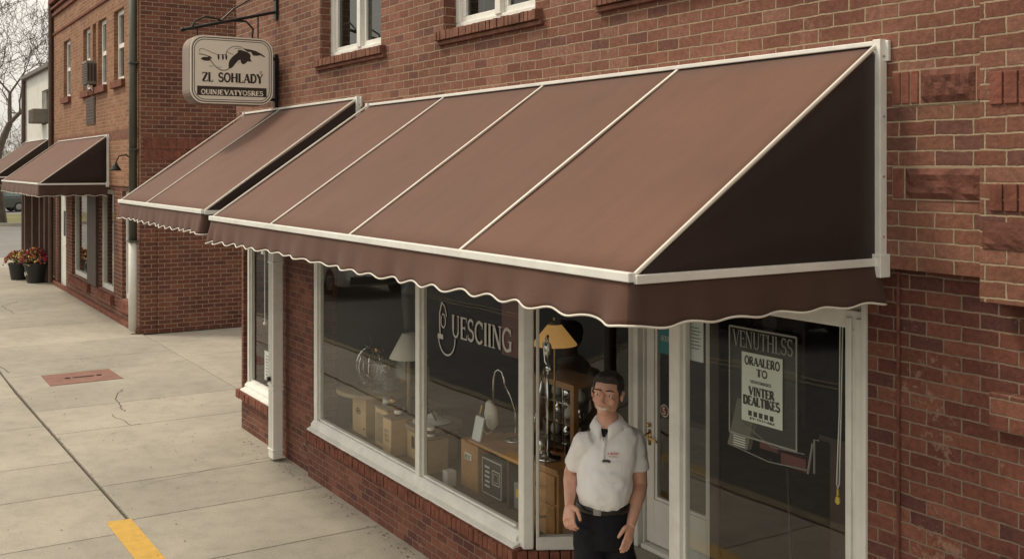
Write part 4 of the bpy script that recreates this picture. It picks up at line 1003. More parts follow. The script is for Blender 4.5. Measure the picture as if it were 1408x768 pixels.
# round-topped display table
dt = thing('display_table', 'round-topped tan display stand behind the left shop window', 'table', (9.2, 4.35, FL))
m = MB(); m.lathe((9.0, 4.2, FL+.36), [(.41, 0), (.42, .01), (.42, .03), (.41, .04)], 40); m.build('table_top', 'boxtop', dt)
m = MB(); m.box(8.80, 9.10, 3.95, 4.25, FL, FL+.359); bx1 = m.build('cabinet', 'box', dt, bevel=.006)
m = MB(); ribbon(m, arc(-8.96, FL+.21, .05, .025, 0, 360, 20), .009, lambda x, y, o: (-x, 3.948-o, y), 0); m.box(8.93, 8.99, 3.946, 3.949, FL+.2, FL+.22); m.ell((8.83, 3.945, FL+.07), (.008, .008, .008), seg=8, rings=5); m.build('emblem', 'ink', bx1)
m = MB(); m.box(9.0, 9.2, 4.3, 4.5, FL, FL+.359); m.build('pedestal', 'boxtop', dt)
crate('wooden_crate', 'tan crate with open front in the middle of the left window display', 8.30, 8.55, 3.93, 4.10, FL, FL+.33, 'box', 'wooden boxes on the display floor')
m = MB(); m.box(8.33, 8.52, 3.925, 3.929, FL+.04, FL+.29); solo(m, 'crate_shelf_panel', 'boxtop', 'dim inner panel at the front of the open tan crate', 'panel')
crate('wooden_crate', 'narrow upright tan crate with black lettering in the left shop window', 8.08, 8.24, 3.86, 4.10, FL, FL+.31, 'box', 'wooden boxes on the display floor', mark='text')
ct = thing('round_cabinet', 'tan cabinet with rounded top and dark square label in the left window', 'cabinet', (7.9, 4.1, FL))
m = MB(); m.box(7.74, 8.06, 4.0, 4.32, FL, FL+.24); m.build('body', 'box', ct, bevel=.006)
m = MB(); m.lathe((7.88, 4.17, FL+.26), [(.24, 0), (.25, .012), (.25, .03), (.24, .04)], 30); m.lathe((7.88, 4.17, FL+.24), [(.20, 0), (.20, .02)], 30); m.build('round_top', 'boxtop', ct)
m = MB(); m.box(7.82, 7.96, 3.994, 3.999, FL+.09, FL+.19); m.build('label_plate', 'darkwood', ct)
crate('wooden_crate', 'tan crate with three dark marks beside the window mullion', 7.46, 7.62, 3.85, 4.08, FL, FL+.27, 'box', 'wooden boxes on the display floor', mark='text')
for i, (u, n_, z, lab) in enumerate(((8.50, 4.02, FL+.345, 'small round tin on the left of the open tan crate lid'), (8.38, 4.03, FL+.345, 'small round tin on the right of the open tan crate lid'), (8.16, 3.97, FL+.325, 'small round tin on the narrow upright crate'), (7.54, 3.96, FL+.285, 'small round tin on the crate beside the window mullion'))):
    m = MB(); m.lathe((u, n_, z), [(.034, 0), (.036, .004), (.036, .07), (.034, .074)], 18); tn_ = solo(m, 'round_tin', ('grey', 'brass', 'maroon', 'cream')[i], lab, 'tin', 'small tins on the crates', smooth=False)
    m = MB(); m.lathe((u, n_, z+.02), [(.0368, 0), (.0368, .03)], 18, cap=False); m.build('paper_band', ('cream', 'ink', 'cream', 'maroon')[i], tn_)
tc_ = thing('mantel_clock', 'small dark mantel clock standing on the right end of the oak desk', 'clock', (6.38, 4.14, FL+.387))
m = MB(); m.prism_n([(6.29, FL+.387), (6.47, FL+.387), (6.46, FL+.50)]+[(6.38+.08*math.cos(R(q_)), FL+.50+.07*math.sin(R(q_))) for q_ in range(0, 181, 20)]+[(6.30, FL+.50)], 4.10, 4.17); m.build('case', 'darkwood', tc_, bevel=.004)
m = MB(); m.lathe((0, 0, 0), [(.052, 0), (.052, .004)], 24); m.v = [(v[0]-6.38, 4.099-v[2], FL+.49+v[1]) for v in m.v]; fc_ = m.build('dial', 'cream', tc_)
m = MB(); m.tube([(6.38, 4.092, FL+.49), (6.38, 4.092, FL+.53)], .002, 4); m.tube([(6.38, 4.092, FL+.49), (6.355, 4.092, FL+.485)], .0025, 4); m.build('clock_hands', 'ink', fc_)
m = MB(); m.box(8.98, 9.26, 4.46, 4.48, FL+.402, FL+.66); pf = solo(m, 'framed_print', 'box2', 'oak framed print standing behind the wire cage sculpture', 'picture frame', bevel=.004)
m = MB(); m.box(9.01, 9.23, 4.455, 4.459, FL+.43, FL+.63); m.build('print', 'paper', pf)
# machine on the round cabinet
m = MB(); m.lathe((7.88, 4.15, FL+.301), [(.15, 0), (.17, .012), (.12, .03), (.05, .05), (.03, .08)], 20); mc = solo(m, 'clockwork_machine', 'white_old', 'small white machine of plates and wheels on the round cabinet', 'machine')
m = MB()
for i in range(6):
    a = i*1.1; m.tube([(7.88+.1*math.cos(a), 4.15+.1*math.sin(a), FL+.34), (7.88+.03*math.cos(a+1), 4.15+.03*math.sin(a+1), FL+.42)], .007, 5)
m.lathe((7.92, 4.12, FL+.37), [(.03, 0), (.05, .01), (.03, .02)], 14); m.build('works', 'black', mc)
# wire sculpture / glass dome on the table
gd = thing('wire_sculpture', 'chrome wire cage sculpture on the round-topped display stand', 'sculpture', (9.12, 4.18, FL+.40))
m = MB(); r_ = random.Random(5); Cc = Vector((9.14, 4.18, FL+.58))
for i in range(9):
    a = i*PI/9; P_ = []
    for k in range(25):
        q = 2*PI*k/24; P_.append(Cc+Vector((math.cos(q)*math.cos(a)*.16, math.cos(q)*math.sin(a)*.16, math.sin(q)*.18)))
    m.tube(P_, .0045, 5)
for i in range(26):
    p = Cc+Vector((r_.gauss(0, .06), r_.gauss(0, .06), r_.gauss(.03, .09))); m.tube([p, p+Vector((r_.uniform(-.08, .08), r_.uniform(-.08, .08), r_.uniform(-.06, .08)))], .005, 5)
m.lathe((9.14, 4.18, FL+.402), [(.13, 0), (.14, .01), (.13, .02)], 24); m.build('wire_cage', 'chrome', gd)
m = MB(); m.lathe((8.86, 4.16, FL+.402), [(.12, 0), (.12, .24), (.10, .28), (.0, .30)], 24, cap=False); m.build('glass_jar', 'acrylic', gd, smooth=True)
m = MB(); m.lathe((8.86, 4.16, FL+.402), [(.125, 0), (.125, .01), (.115, .012)], 24); m.lathe((8.86, 4.16, FL+.64), [(.122, 0), (.122, .008)], 24); m.build('jar_rim', 'chrome', gd)
gb = thing('gold_ball_ornament', 'gold ball on a thin stem above the wire cage', 'ornament', (9.0, 4.35, FL+.4))
m = MB(); m.ell((9.09, 4.20, 1.17), (.034, .034, .034)); m.build('ball', 'gold', gb, smooth=True)
m = MB(); m.tube([(9.09, 4.20, 1.14), (9.02, 4.42, 1.0), (9.0, 4.42, FL+.401)], .004, 5); m.tube([(9.09, 4.20, 1.17), (9.0, 4.2, 1.18)], .004, 5); m.build('stem', 'brass', gb)
# floor lamp, white cone shade, with dark hanging banner behind
fl = thing('floor_lamp', 'off-white cone-shaded lamp behind the left shop window', 'lamp', (8.42, 4.2, FL))
m = MB(); m.lathe((8.42, 4.2, 1.20), [(.175, 0), (.175, .006), (.06, .22), (.055, .22), (.165, .006)], 32, cap=False); m.build('lamp_shade', 'shade', fl, smooth=True)
m = MB(); m.tube([(8.42, 4.2, 1.41), (8.42, 4.2, FL+.03)], .018, 10); m.lathe((8.42, 4.2, FL), [(.15, 0), (.15, .02), (.03, .04)], 20); m.build('stand', 'boxtop', fl)
m = MB(); m.tube([(8.42, 4.2, 1.43), (8.45, 4.2, 1.75), (8.55, 4.24, 2.1), (8.6, 4.26, 2.45)], [.045, .06, .065, .065], 10); solo(m, 'hanging_sleeve', 'black', 'thick black sleeve hanging from the ceiling above the cone-shaded lamp', 'sleeve', smooth=True)
m = MB(); m.box(9.22, 9.28, 4.70, 4.75, FL+.15, FL+.60); m.box(9.10, 9.17, 4.72, 4.76, FL+.15, FL+.52); m.box(9.05, 9.35, 4.66, 4.86, FL, FL+.149); solo(m, 'bottle_stand', 'box', 'tall tan pedestal with two upright tan panels beside the cone-shaded lamp', 'pedestal')
# hook stand with cloth bag
hs = thing('hook_stand', 'thin bent metal hook stand in the middle shop window', 'stand', (6.72, 4.25, FL+.387))
m = MB(); Z1 = FL+.387
m.tube([(6.72, 4.25, Z1+.01), (6.72, 4.25, 1.05), (6.76, 4.23, 1.16), (6.80, 4.21, 1.24)], .005, 6)
m.tube([(6.80, 4.21, 1.22), (6.80, 4.20, 1.28), (6.83, 4.20, 1.335), (6.88, 4.20, 1.345), (6.93, 4.20, 1.32), (6.955, 4.20, 1.26), (6.96, 4.20, 1.08)], .009, 8)
m.lathe((6.72, 4.25, Z1), [(.08, 0), (.08, .01), (.01, .018)], 18); m.build('rod', 'chrome', hs, smooth=True)
m = MB(True)
m.ell((-6.96, 4.18, .99), (.075, .045, .085)); m.ell((-6.93, 4.17, .945), (.06, .045, .07)); m.ell((-6.98, 4.18, 1.05), (.05, .03, .045))
bg = tag(m.build('cloth_bag', 'cloth_bag', smooth=True, mods=[('REMESH', dict(mode='VOXEL', voxel_size=.008))]), 'crumpled off-white cloth bag hanging on the hook stand', 'bag')
m = MB(True); m.tube([(-7.03, 4.14, 1.05), (-7.04, 4.12, .95), (-6.98, 4.12, .88), (-6.90, 4.11, .86), (-6.83, 4.12, .89)], .006, 6); m.build('drawstring', 'brass', bg)
# oak desk with cubbies
dk = thing('oak_desk', 'golden oak desk with open cubbyholes in the middle shop window', 'desk', (6.5, 4.2, FL))
m = MB(); m.box(6.84, 7.10, 3.99, 4.35, FL, FL+.36); m.build('side_cabinet', 'box2', dk, bevel=.005)
m = MB(); m.box(6.13, 6.96, 3.97, 4.37, FL+.361, FL+.385); m.build('desk_top', 'box2', dk, bevel=.004)
m = MB(); m.box(6.15, 6.838, 4.33, 4.35, FL, FL+.36); m.box(6.40, 6.42, 3.99, 4.329, FL, FL+.36); m.box(6.15, 6.17, 3.99, 4.329, FL, FL+.36); m.build('cubby', 'darkwood', dk)
m = MB(); m.box(6.93, 7.03, 3.984, 3.989, FL+.22, FL+.27); m.build('label_plate', 'cream', dk)
m = MB(); text(m, 'BEST', lambda x, y, o: (-x, 3.982-o, y), -7.022, FL+.228, .032, .085); m.build('lettering', 'ink', dk)
m = MB(); m.box(6.50, 6.80, 4.0, 4.14, FL+.012, FL+.30); rd = solo(m, 'black_boxed_radio', 'black', 'black box outlined in white standing in the desk cubbyhole', 'radio', bevel=.01)
m = MB()
def outline(mb, u0, u1, h0, h1, n, w=.008):
    ribbon(mb, [(-u1, h0), (-u0, h0)], w, lambda x, y, o: (-x, n, y), 0); ribbon(mb, [(-u1, h1), (-u0, h1)], w, lambda x, y, o: (-x, n, y), 0)
    ribbon(mb, [(-u1, h0), (-u1, h1)], w, lambda x, y, o: (-x, n-.0003, y), 0); ribbon(mb, [(-u0, h0), (-u0, h1)], w, lambda x, y, o: (-x, n-.0003, y), 0)
outline(m, 6.515, 6.785, FL+.03, FL+.285, 3.998); outline(m, 6.54, 6.64, FL+.12, FL+.22, 3.9975); outline(m, 6.56, 6.62, FL+.14, FL+.20, 3.997, .004)
for i in range(5): m.box(6.68, 6.75-.01*(i % 2), 3.996, 3.999, FL+.08+i*.035, FL+.095+i*.035)
m.build('white_outline', 'letter', rd)
m = MB(); m.box(6.18, 6.38, 4.02, 4.14, FL+.012, FL+.20); y_ = solo(m, 'packaged_tool', 'grey', 'small grey pack with a yellow label at the right end of the desk cubby', 'package', bevel=.008)
m = MB(); m.box(6.23, 6.34, 4.013, 4.019, FL+.10, FL+.16); m.build('yellow_label', 'yellow_tag', y_)
m = MB(); m.prism_u([(4.0, FL+.387), (4.012, FL+.387), (4.05, FL+.56), (4.038, FL+.56)], 6.83, 6.95); cd = solo(m, 'white_card', 'paperw', 'blank white card leaning on top of the oak desk', 'card')
m = MB(); m.box(7.08, 7.16, 3.86, 3.94, FL, FL+.12); solo(m, 'small_white_box', 'white_old', 'small white box on the floor left of the oak desk', 'box', bevel=.004)
# amber lamp seen through the splayed pane
al = thing('table_lamp', 'lit amber cone lamp behind the splayed corner pane', 'lamp', (6.15, 4.5, FL+.4))
LU, LN = 6.34, 4.35
m = MB(); m.lathe((LU, LN, 1.60), [(.165, 0), (.165, .008), (.05, .15), (.045, .15), (.155, .008)], 28, cap=False); m.build('lamp_shade', 'amber', al, smooth=True)
m = MB(); m.ell((LU, LN, 1.655), (.028, .028, .035), seg=12, rings=8); m.build('bulb', 'bulb', al, smooth=True)
m = MB(); m.tube([(LU, LN, 1.63), (LU, LN, 1.2), (LU, LN, .84)], .007, 8); m.lathe((LU, LN, 1.75), [(.05, 0), (.04, .015), (.01, .03), (.012, .05)], 14); m.lathe((LU, LN, .827), [(.06, 0), (.06, .012), (.01, .03)], 16); m.build('stem', 'brass', al)
# oak drawer cabinet with glass display case on top
oc = thing('drawer_cabinet', 'oak cabinet with two drawers behind the splayed corner pane', 'cabinet', (5.87, 4.03, FL))
m = MB(); m.box(5.68, 6.06, 3.93, 4.14, FL, FL+.44); m.build('body', 'box2', oc, bevel=.005)
m = MB(); m.box(5.665, 6.075, 3.91, 4.16, FL+.441, FL+.465); m.build('top_board', 'box2', oc, bevel=.006)
for a in (.03, .23):
    m = MB(); m.box(5.71, 6.03, 3.917, 3.929, FL+a, FL+a+.185); d_ = m.build('drawer', 'box2', oc, bevel=.004)
    m = MB(); m.tube([(5.81, 3.916, FL+a+.10), (5.84, 3.895, FL+a+.09), (5.90, 3.895, FL+a+.09), (5.93, 3.916, FL+a+.10)], .006, 6); m.build('drawer_handle', 'brass', d_)
dc = thing('glass_display_case', 'oak framed glass cabinet with shelves behind the mechanical stand', 'cabinet', (6.95, 4.9, FL))
m = MB()
for u in (6.66, 7.20): m.box(u, u+.05, 4.75, 4.80, FL, 1.20); m.box(u, u+.05, 5.05, 5.10, FL, 1.20)
m.box(6.71, 7.20, 4.75, 4.80, 1.15, 1.20); m.box(6.71, 7.20, 4.75, 4.80, .50, .54); m.box(6.66, 7.25, 4.80, 5.10, 1.17, 1.20); m.build('frame', 'box2', dc, bevel=.004)
m = MB()
for i in range(1, 4): m.box(6.71+i*.1225-.005, 6.71+i*.1225+.005, 4.765, 4.775, .54, 1.15)
for z in (.70, .86, 1.02): m.box(6.71, 7.20, 4.762, 4.778, z, z+.012)
m.build('lattice', 'chrome', dc)
for z in (.70, .86, 1.02): m = MB(); m.box(6.71, 7.20, 4.79, 5.04, z, z+.012); m.build('shelf', 'acrylic', dc)
r_ = random.Random(9)
for i in range(9):
    z = (.714, .874, 1.034)[i % 3]; u = 6.79+.16*(i//3)+r_.uniform(-.02, .02); m = MB()
    m.lathe((u, 4.9, z), [(.03, 0), (.042, .025), (.038, .065), (.013, .09), (.018, .11)], 14)
    solo(m, 'display_vessel', 'chrome' if i % 2 else 'white_old', 'small vase-like vessel on a shelf of the oak framed glass cabinet', 'vessel', 'vessels in the glass cabinet', smooth=True)
ms = thing('mechanical_stand', 'tall chrome mechanical stand with tangled arms behind the splayed pane', 'instrument', (5.94, 4.02, FL+.466))
m = MB(); X0, Y0 = 5.94, 4.02; Z0 = FL+.466
m.lathe((X0, Y0, Z0), [(.09, 0), (.09, .015), (.03, .03), (.014, .05)], 20); m.tube([(X0, Y0, Z0+.03), (X0, Y0, Z0+.72)], .010, 8)
m.tube([(X0, Y0, Z0+.70), (X0-.04, Y0-.02, Z0+.78), (X0, Y0, Z0+.84), (X0+.05, Y0, Z0+.78), (X0+.03, Y0, Z0+.66), (X0-.03, Y0, Z0+.62), (X0+.02, Y0, Z0+.55)], .010, 7)
m.tube([(X0+.02, Y0-.02, Z0+.62), (X0+.05, Y0-.04, Z0+.4), (X0+.09, Y0-.04, Z0+.28)], .008, 6); m.ell((X0+.10, Y0-.04, Z0+.26), (.02, .02, .035)); m.ell((X0, Y0, Z0+.75), (.028, .028, .05)); m.ell((X0-.01, Y0, Z0+.62), (.022, .022, .03))
m.ell((X0+.04, Y0-.03, Z0+.08), (.02, .02, .05)); m.build('arm', 'chrome', ms, smooth=True)
# dark furniture deeper in the room
m = MB(); m.box(3.1, 4.0, 4.6, 5.2, FL, 1.38); cn = solo(m, 'shop_counter', 'brownpaint', 'dark brown counter behind the right window', 'counter', bevel=.01)
m = MB(); m.box(3.06, 4.04, 4.56, 5.24, 1.381, 1.41); m.build('counter_top', 'darkwood', cn)
for i, (a, b) in enumerate(((4.6, 5.6), (6.9, 8.1), (8.6, 9.9))):
    t = thing('wall_shelf_unit', ['dark shelf unit far behind the shop door', 'dark shelf unit far behind the middle shop window', 'dark shelf unit far behind the left shop window'][i], 'shelf', ((a+b)/2, 7.9, FL))
    m = MB(); m.box(a, a+.04, 7.6, 8.1, FL, 2.2); m.box(b-.04, b, 7.6, 8.1, FL, 2.2); m.box(a, b, 8.1, 8.13, FL, 2.2); m.build('frame', 'darkwood', t)
    m = MB()
    for z in (.8, 1.2, 1.6, 2.0): m.box(a+.04, b-.04, 7.62, 8.09, z, z+.025)
    m.build('shelf', 'darkwood', t)
m = MB(); m.box(6.62, 7.08, 4.35, 4.38, 1.42, 2.2); solo(m, 'maroon_reflection_stand_in', 'maroon', 'added maroon panel imitating a reflection behind the ornate first letter of the middle window', 'panel')  # added panel, its colour stands in for a wine-coloured reflection

# --- posters and cards in the right window
def FR(n): return lambda x, y, o: (-x, n-o, y)
ac = thing('acrylic_sign', 'clear acrylic sign holder with a printed card hanging in the right window', 'sign', (3.68, 3.78, 1.55))
NA = 3.755
m = MB(); m.box(3.46, 3.905, NA, NA+.006, 1.565, 2.10); m.build('acrylic_sheet', 'acrylic', ac)
m = MB(); F_ = FR(NA-.002)
for q in (((-3.905, 1.565), (-3.46, 1.565)), ((-3.905, 2.10), (-3.46, 2.10)), ((-3.905, 1.565), (-3.905, 2.10)), ((-3.46, 1.565), (-3.46, 2.10))): ribbon(m, list(q), .010, F_, .0003*len(m.f))
text(m, 'VENUTHLSS', F_, -3.88, 2.005, .082, .40, .8, .001); m.build('lettering', 'letter_dim', ac)
m = MB(); m.box(3.545, 3.815, NA-.006, NA-.003, 1.645, 1.985); cdd = m.build('card', 'paper', ac)
m = MB(); F_ = FR(NA-.0065)
text(m, 'ORAALERO', F_, -3.795, 1.925, .042, .235, 1.7); text(m, 'TO', F_, -3.715, 1.875, .036, .075, 1.8); text(m, 'VENUSMASES', F_, -3.755, 1.838, .014, .14, 1.8)
text(m, 'VINTER', F_, -3.765, 1.778, .042, .17, 1.9); text(m, 'DEALTIKES', F_, -3.805, 1.728, .044, .245, 2.0)
for i in range(5): m.add([F_(-3.77+i*.036, 1.675, 0), F_(-3.745+i*.036, 1.675, 0), F_(-3.745+i*.036, 1.70, 0), F_(-3.77+i*.036, 1.70, 0)], [(0, 1, 2, 3)])
text(m, 'BY-TEN-ARE', F_, -3.76, 1.658, .011, .17, 1.4)
m.build('lettering', 'ink', cdd)
m = MB(); m.box(4.08, 4.262, 3.735, 3.738, 1.885, 2.12); nt_ = solo(m, 'notice_sheet', 'paperw', 'pale notice with round black emblem in the top left corner of the right window', 'notice')
m = MB(); F_ = FR(3.7335); ribbon(m, arc(-4.215, 2.02, .024, .024, 0, 360, 20), .012, F_, 0)
for i in range(7): ribbon(m, [(-4.17, 2.06-i*.018), (-4.11+.012*(i % 2), 2.06-i*.018)], .004, F_, 0)
m.build('print', 'ink', nt_)
# leaflet rack behind the acrylic sign
lr = thing('leaflet_rack', 'white wire leaflet rack behind the clear acrylic sign', 'rack', (3.7, 3.9, 1.3))
m = MB()
m.prism_u([(3.83, 1.47), (3.86, 1.47), (3.93, 1.70), (3.90, 1.70)], 3.86, 4.0); lf_ = m.build('leaflet', 'ac', lr)
m = MB()
for i in range(5): m.box(3.875, 3.96, 3.832, 3.836, 1.475+.012*i, 1.48+.012*i)
m.build('print', 'paper', lf_)
m = MB(); m.tube([(4.0, 3.84, 1.47), (3.7, 3.82, 1.45), (3.45, 3.82, 1.47)], .0035, 6); m.tube([(3.98, 3.9, 1.70), (3.9, 3.84, 1.60), (3.7, 3.84, 1.52), (3.5, 3.85, 1.53)], .0035, 6); m.tube([(3.46, 3.83, 1.45), (3.43, 3.83, 1.60)], .006, 6); m.tube([(3.42, 3.83, 1.46), (3.42, 3.83, 1.62), (3.39, 3.83, 1.62)], .005, 6); m.build('wire_frame', 'grey', lr)
m = MB(); m.tube([(3.7, 3.83, 1.46), (3.7, 3.95, 1.40), (3.7, 4.0, .45)], .008, 6); m.lathe((3.7, 4.0, .441), [(.12, 0), (.1, .01)], 16); m.build('stand', 'iron', lr)
m = MB(); m.box(3.5, 3.66, 3.86, 3.9, 1.44, 1.50); m.box(3.68, 3.8, 3.86, 3.88, 1.49, 1.53); m.build('booklet', 'maroon', lr)
# blind cord
bc = thing('blind_cord', 'white looped blind cord with yellow tag at the right window frame', 'cord', (3.2, 3.76, 1.4))
m = MB(); m.tube([(3.195, 3.745, 2.24), (3.20, 3.745, 1.8), (3.215, 3.745, 1.48), (3.21, 3.745, 1.455), (3.20, 3.745, 1.48), (3.190, 3.745, 1.8), (3.18, 3.745, 2.24)], .0032, 5); m.build('cord_loop', 'white', bc)
m = MB(); m.tube([(3.208, 3.745, 1.455), (3.208, 3.745, 1.425)], .006, 6); m.prism_n([(3.218, 1.42), (3.222, 1.395), (3.208, 1.385), (3.196, 1.395), (3.198, 1.42)], 3.742, 3.748); m.build('tag', 'yellow_tag', bc)
# left window notice and curtain
m = MB(); m.box(10.53, 10.98, 3.745, 3.748, .62, .93); nn_ = solo(m, 'notice_sheet', 'paperw', 'pale printed notice low in the narrow left window beside the white downspout', 'notice')
m = MB(); F_ = FR(3.7445)
for i in range(7):
    x = -10.93
    while x < -10.60:
        w_ = random.uniform(.02, .06); ribbon(m, [(x, .88-i*.033), (x+w_, .88-i*.033)], .013, F_, 0); x += w_+.015
m.build('print', 'ink', nn_)
m = MB(); vs = []
for i in range(61):
    u = 10.5+.5*i/60
    vs += [(u, 3.86+.02*math.sin(i*.9), .55), (u, 3.86+.02*math.sin(i*.9), 2.36)]
m.add(vs, [(2*i, 2*i+2, 2*i+3, 2*i+1) for i in range(60)]); solo(m, 'curtain', 'curtain', 'beige curtain in the narrow left window', 'curtain', smooth=True)
m = MB(); m.box(11.12, 11.2, 3.78, 3.80, 1.95, 2.02); m.tube([(11.10, 3.79, 1.98), (11.10, 3.79, 1.2)], .006, 5); m.ell((11.1, 3.79, 1.2), (.02, .02, .02)); solo(m, 'curtain_pull', 'white', 'white curtain pull with a small knob in the narrow left window', 'curtain pull')
# ================================================================ CARS
def car(label, paint, loc, rz, pickup=False, L=4.6, H=1.65, W=1.8):
    t = thing('parked_car', label, 'car', loc); t.rotation_euler = (0, 0, rz)
    ORG[t.name] = Vector((0, 0, 0))
    l = L/2
    # side outline of lower body (x along length), z up
    low = [(-l, .45), (-l+.05, .80), (-l+.25, .92), (-.9*l+.2, .98), (.38*l, .98), (.75*l, .90), (l-.05, .74), (l, .45), (l-.1, .28), (-l+.1, .28)]
    secs = []; Y = W/2
    m = MB(True)
    ys = [(-Y, .04, 0), (-Y+.06, .0, 0), (Y-.06, .0, 0), (Y, .04, 0)]
    def ring(y, ins, pts): return [(x*(1-ins*.3), y, .28+(z-.28)*(1-ins*.6)) for x, z in pts]
    k = len(low); vs = []
    for y, ins in ((-Y, .12), (-Y+.07, 0), (Y-.07, 0), (Y, .12)): vs += ring(y, ins, low)
    m.add(vs, [tuple(range(k)), tuple(range(3*k, 4*k))]+[(r*k+i, r*k+(i+1) % k, (r+1)*k+(i+1) % k, (r+1)*k+i) for r in range(3) for i in range(k)])
    m.build('body', paint, t, bevel=.04, smooth=False)
    # cabin
    cab = [(-.72*l, .97), (-.60*l, H-.12), (-.45*l, H), (.02*l, H), (.12*l, H-.05), (.42*l, .97)] if not pickup else [(-.35*l, .97), (-.30*l, H-.08), (-.22*l, H), (.08*l, H), (.16*l, H-.05), (.40*l, .97)]
    k = len(cab); m = MB(True); vs = []
    for y, s_ in ((-1, 1), (1, 1)):
        for x, z in cab: vs.append((x, y*(Y-.06-(z-.97)*.26), z))
    m.add(vs, [tuple(range(k)), tuple(range(k, 2*k))]+[(i, (i+1) % k, k+(i+1) % k, k+i) for i in range(k)]); m.build('cabin', paint, t, bevel=.03)
    # side windows
    x0, x1 = cab[0][0]+.14, cab[-1][0]-.22; xm = (x0+x1)/2
    for sd in (-1, 1):
        for a, b in ((x0, xm-.04), (xm+.04, x1)):
            m = MB(True); P_ = []
            for x, z in ((a, 1.03), (b, 1.03), (min(b, cab[-2][0]+.08) if b == x1 else b, H-.12), (max(a, cab[1][0]+.06), H-.12)):
                P_.append((x, sd*(Y-.055-(z-.97)*.26), z))
            m.add(P_+[(p[0], p[1]+sd*.012, p[2]) for p in P_], [(0, 1, 2, 3), (4, 5, 6, 7), (0, 1, 5, 4), (1, 2, 6, 5), (2, 3, 7, 6), (3, 0, 4, 7)]); m.build('side_window', 'carglass', t)
    for (a, b, nm) in ((cab[-2], cab[-1], 'windshield'), (cab[1], cab[0], 'rear_window')):
        m = MB(True); P_ = []
        d = .02 if nm == 'windshield' else -.02
        for q, y in ((.1, 1), (.1, -1), (.9, -1), (.9, 1)):
            x = a[0]+(b[0]-a[0])*q; z = a[1]+(b[1]-a[1])*q; P_.append((x+d, y*(Y-.16-(z-.97)*.26), z+.012))
        m.add(P_, [(0, 1, 2, 3)]); m.build(nm, 'carglass', t, solid=.01)
    for x in (-.62*l, .62*l):
        for sd in (-1, 1):
            m = MB(True); m.lathe((0, 0, 0), [(.20, -.11), (.31, -.11), (.335, -.08), (.335, .08), (.31, .11), (.20, .11)], 24, cap=True)
            mm = Matrix.Translation((x, sd*(Y-.10), .335)) @ Matrix.Rotation(PI/2, 4, 'X'); m.xform(mm); w = m.build('wheel', 'rubber', t)
            m = MB(True); m.lathe((0, 0, 0), [(.19, -.114), (.195, -.118), (.05, -.13), (.05, .13), (.195, .118), (.19, .114)], 16, cap=True); m.xform(mm); m.build('rim', 'grey', w)
    for sd in (-1, 1):
        m = MB(True); m.box(l-.06, l+.005, sd*(Y-.36)-.15, sd*(Y-.36)+.15, .62, .74); m.build('headlight', 'headlamp', t, bevel=.02)
        m = MB(True); m.box(-l-.005, -l+.06, sd*(Y-.28)-.10, sd*(Y-.28)+.10, .68, .86); m.build('taillight', 'taillamp', t, bevel=.02)
        m = MB(True); m.box(.32*l, .32*l+.16, sd*(Y+.06)-.07, sd*(Y+.06)+.07, 1.0, 1.12); m.build('mirror', paint, t, bevel=.02)
    m = MB(True); m.box(l-.02, l+.03, -Y+.15, Y-.15, .34, .52); m.box(-l-.03, -l+.02, -Y+.15, Y-.15, .34, .52); m.build('bumper', 'black', t, bevel=.02)
    return t
car('grey-green car parked beyond the grass strip at the left edge', 'carpaint', (76, 7.5, -.02), R(100-180), H=1.75, L=4.9)
car('white car parked beyond the grass, half hidden behind the grey-green one', 'carwhite', (84, 4.5, -.02), R(80), H=1.6)
car('white car standing in the street beyond the shop, mirrored in its windows', 'carwhite', (24.6, -3.0, -.13), R(180), H=1.55)
car('grey-green car parked across the street from the shop', 'carpaint', (14.5, -7.0, -.13), R(180), H=1.6)

# ================================================================ TREES
def bare_tree(label, loc, H, seed, spread=.55, maxd=7, name='bare_tree', lean=0.0, trunk_r=None):
    r_ = random.Random(seed); t = thing(name, label, 'tree', loc, 'bare trees beyond the cross street')
    tr = MB(); cr = MB(); x, y, z = loc
    def seg(mb, a, b, ra, rb, sides): mb.tube([a, b], [ra, rb], sides, cap=False)
    def grow(p, d, L, r, dep):
        k = 3 if dep < 3 else 2
        q = p; dd = d
        for i in range(k):
            nd = (dd+Vector((r_.gauss(0, .10), r_.gauss(0, .10), r_.gauss(.03, .06)))).normalized(); e = q+nd*L/k; r2 = r*(1-.28/k)
            seg(tr if dep == 0 else cr, q, e, max(r, .010), max(r2, .009), 8 if dep == 0 else (5 if dep < 3 else 3)); q = e; dd = nd; r = r2
            if dep >= 2 and i < k-1 and r_.random() < .7:
                s_ = Vector((r_.gauss(0, 1), r_.gauss(0, 1), r_.gauss(.2, .5))).normalized(); 
                if dep < maxd: grow(q, (dd*.6+s_*.7).normalized(), L*.6, r*.5, max(dep+2, 4))
        if dep >= maxd: return
        n_ = r_.choice((2, 3, 3)) if dep < 4 else 2
        for j in range(n_):
            a = 2*PI*(j+r_.random()*.6)/n_; s_ = dd.orthogonal().normalized(); s_ = Matrix.Rotation(a, 3, dd) @ s_
            nd = (dd*r_.uniform(.75, 1.0)+s_*r_.uniform(spread*.7, spread*1.25)+Vector((0, 0, .10))).normalized()
            grow(q, nd, L*r_.uniform(.68, .86), r*(.72 if n_ == 2 else .62), dep+1)
    grow(Vector((x, y, z-.1)), Vector((lean, 0, 1)).normalized(), H*.27, trunk_r or H*.026, 0)
    tr.build('trunk', 'bark', t); cr.build('bare_crown', 'twig', t)
    return t
bare_tree('tallest bare tree at the left edge, in front of the sky', (60, 6.35, 0), 11.5, 5, .60, 9, trunk_r=.40)
bare_tree('low twiggy bare tree at the left edge under the tall one', (66, 8.8, 0), 6.3, 12, .8, 7)
bare_tree('slender bare tree rising behind the white building roof', (80, 14.5, 0), 10.5, 21, .5, 7)
bare_tree('bushy bare tree beyond the parking lot', (92, 9.5, 0), 8.0, 33, .8, 7)
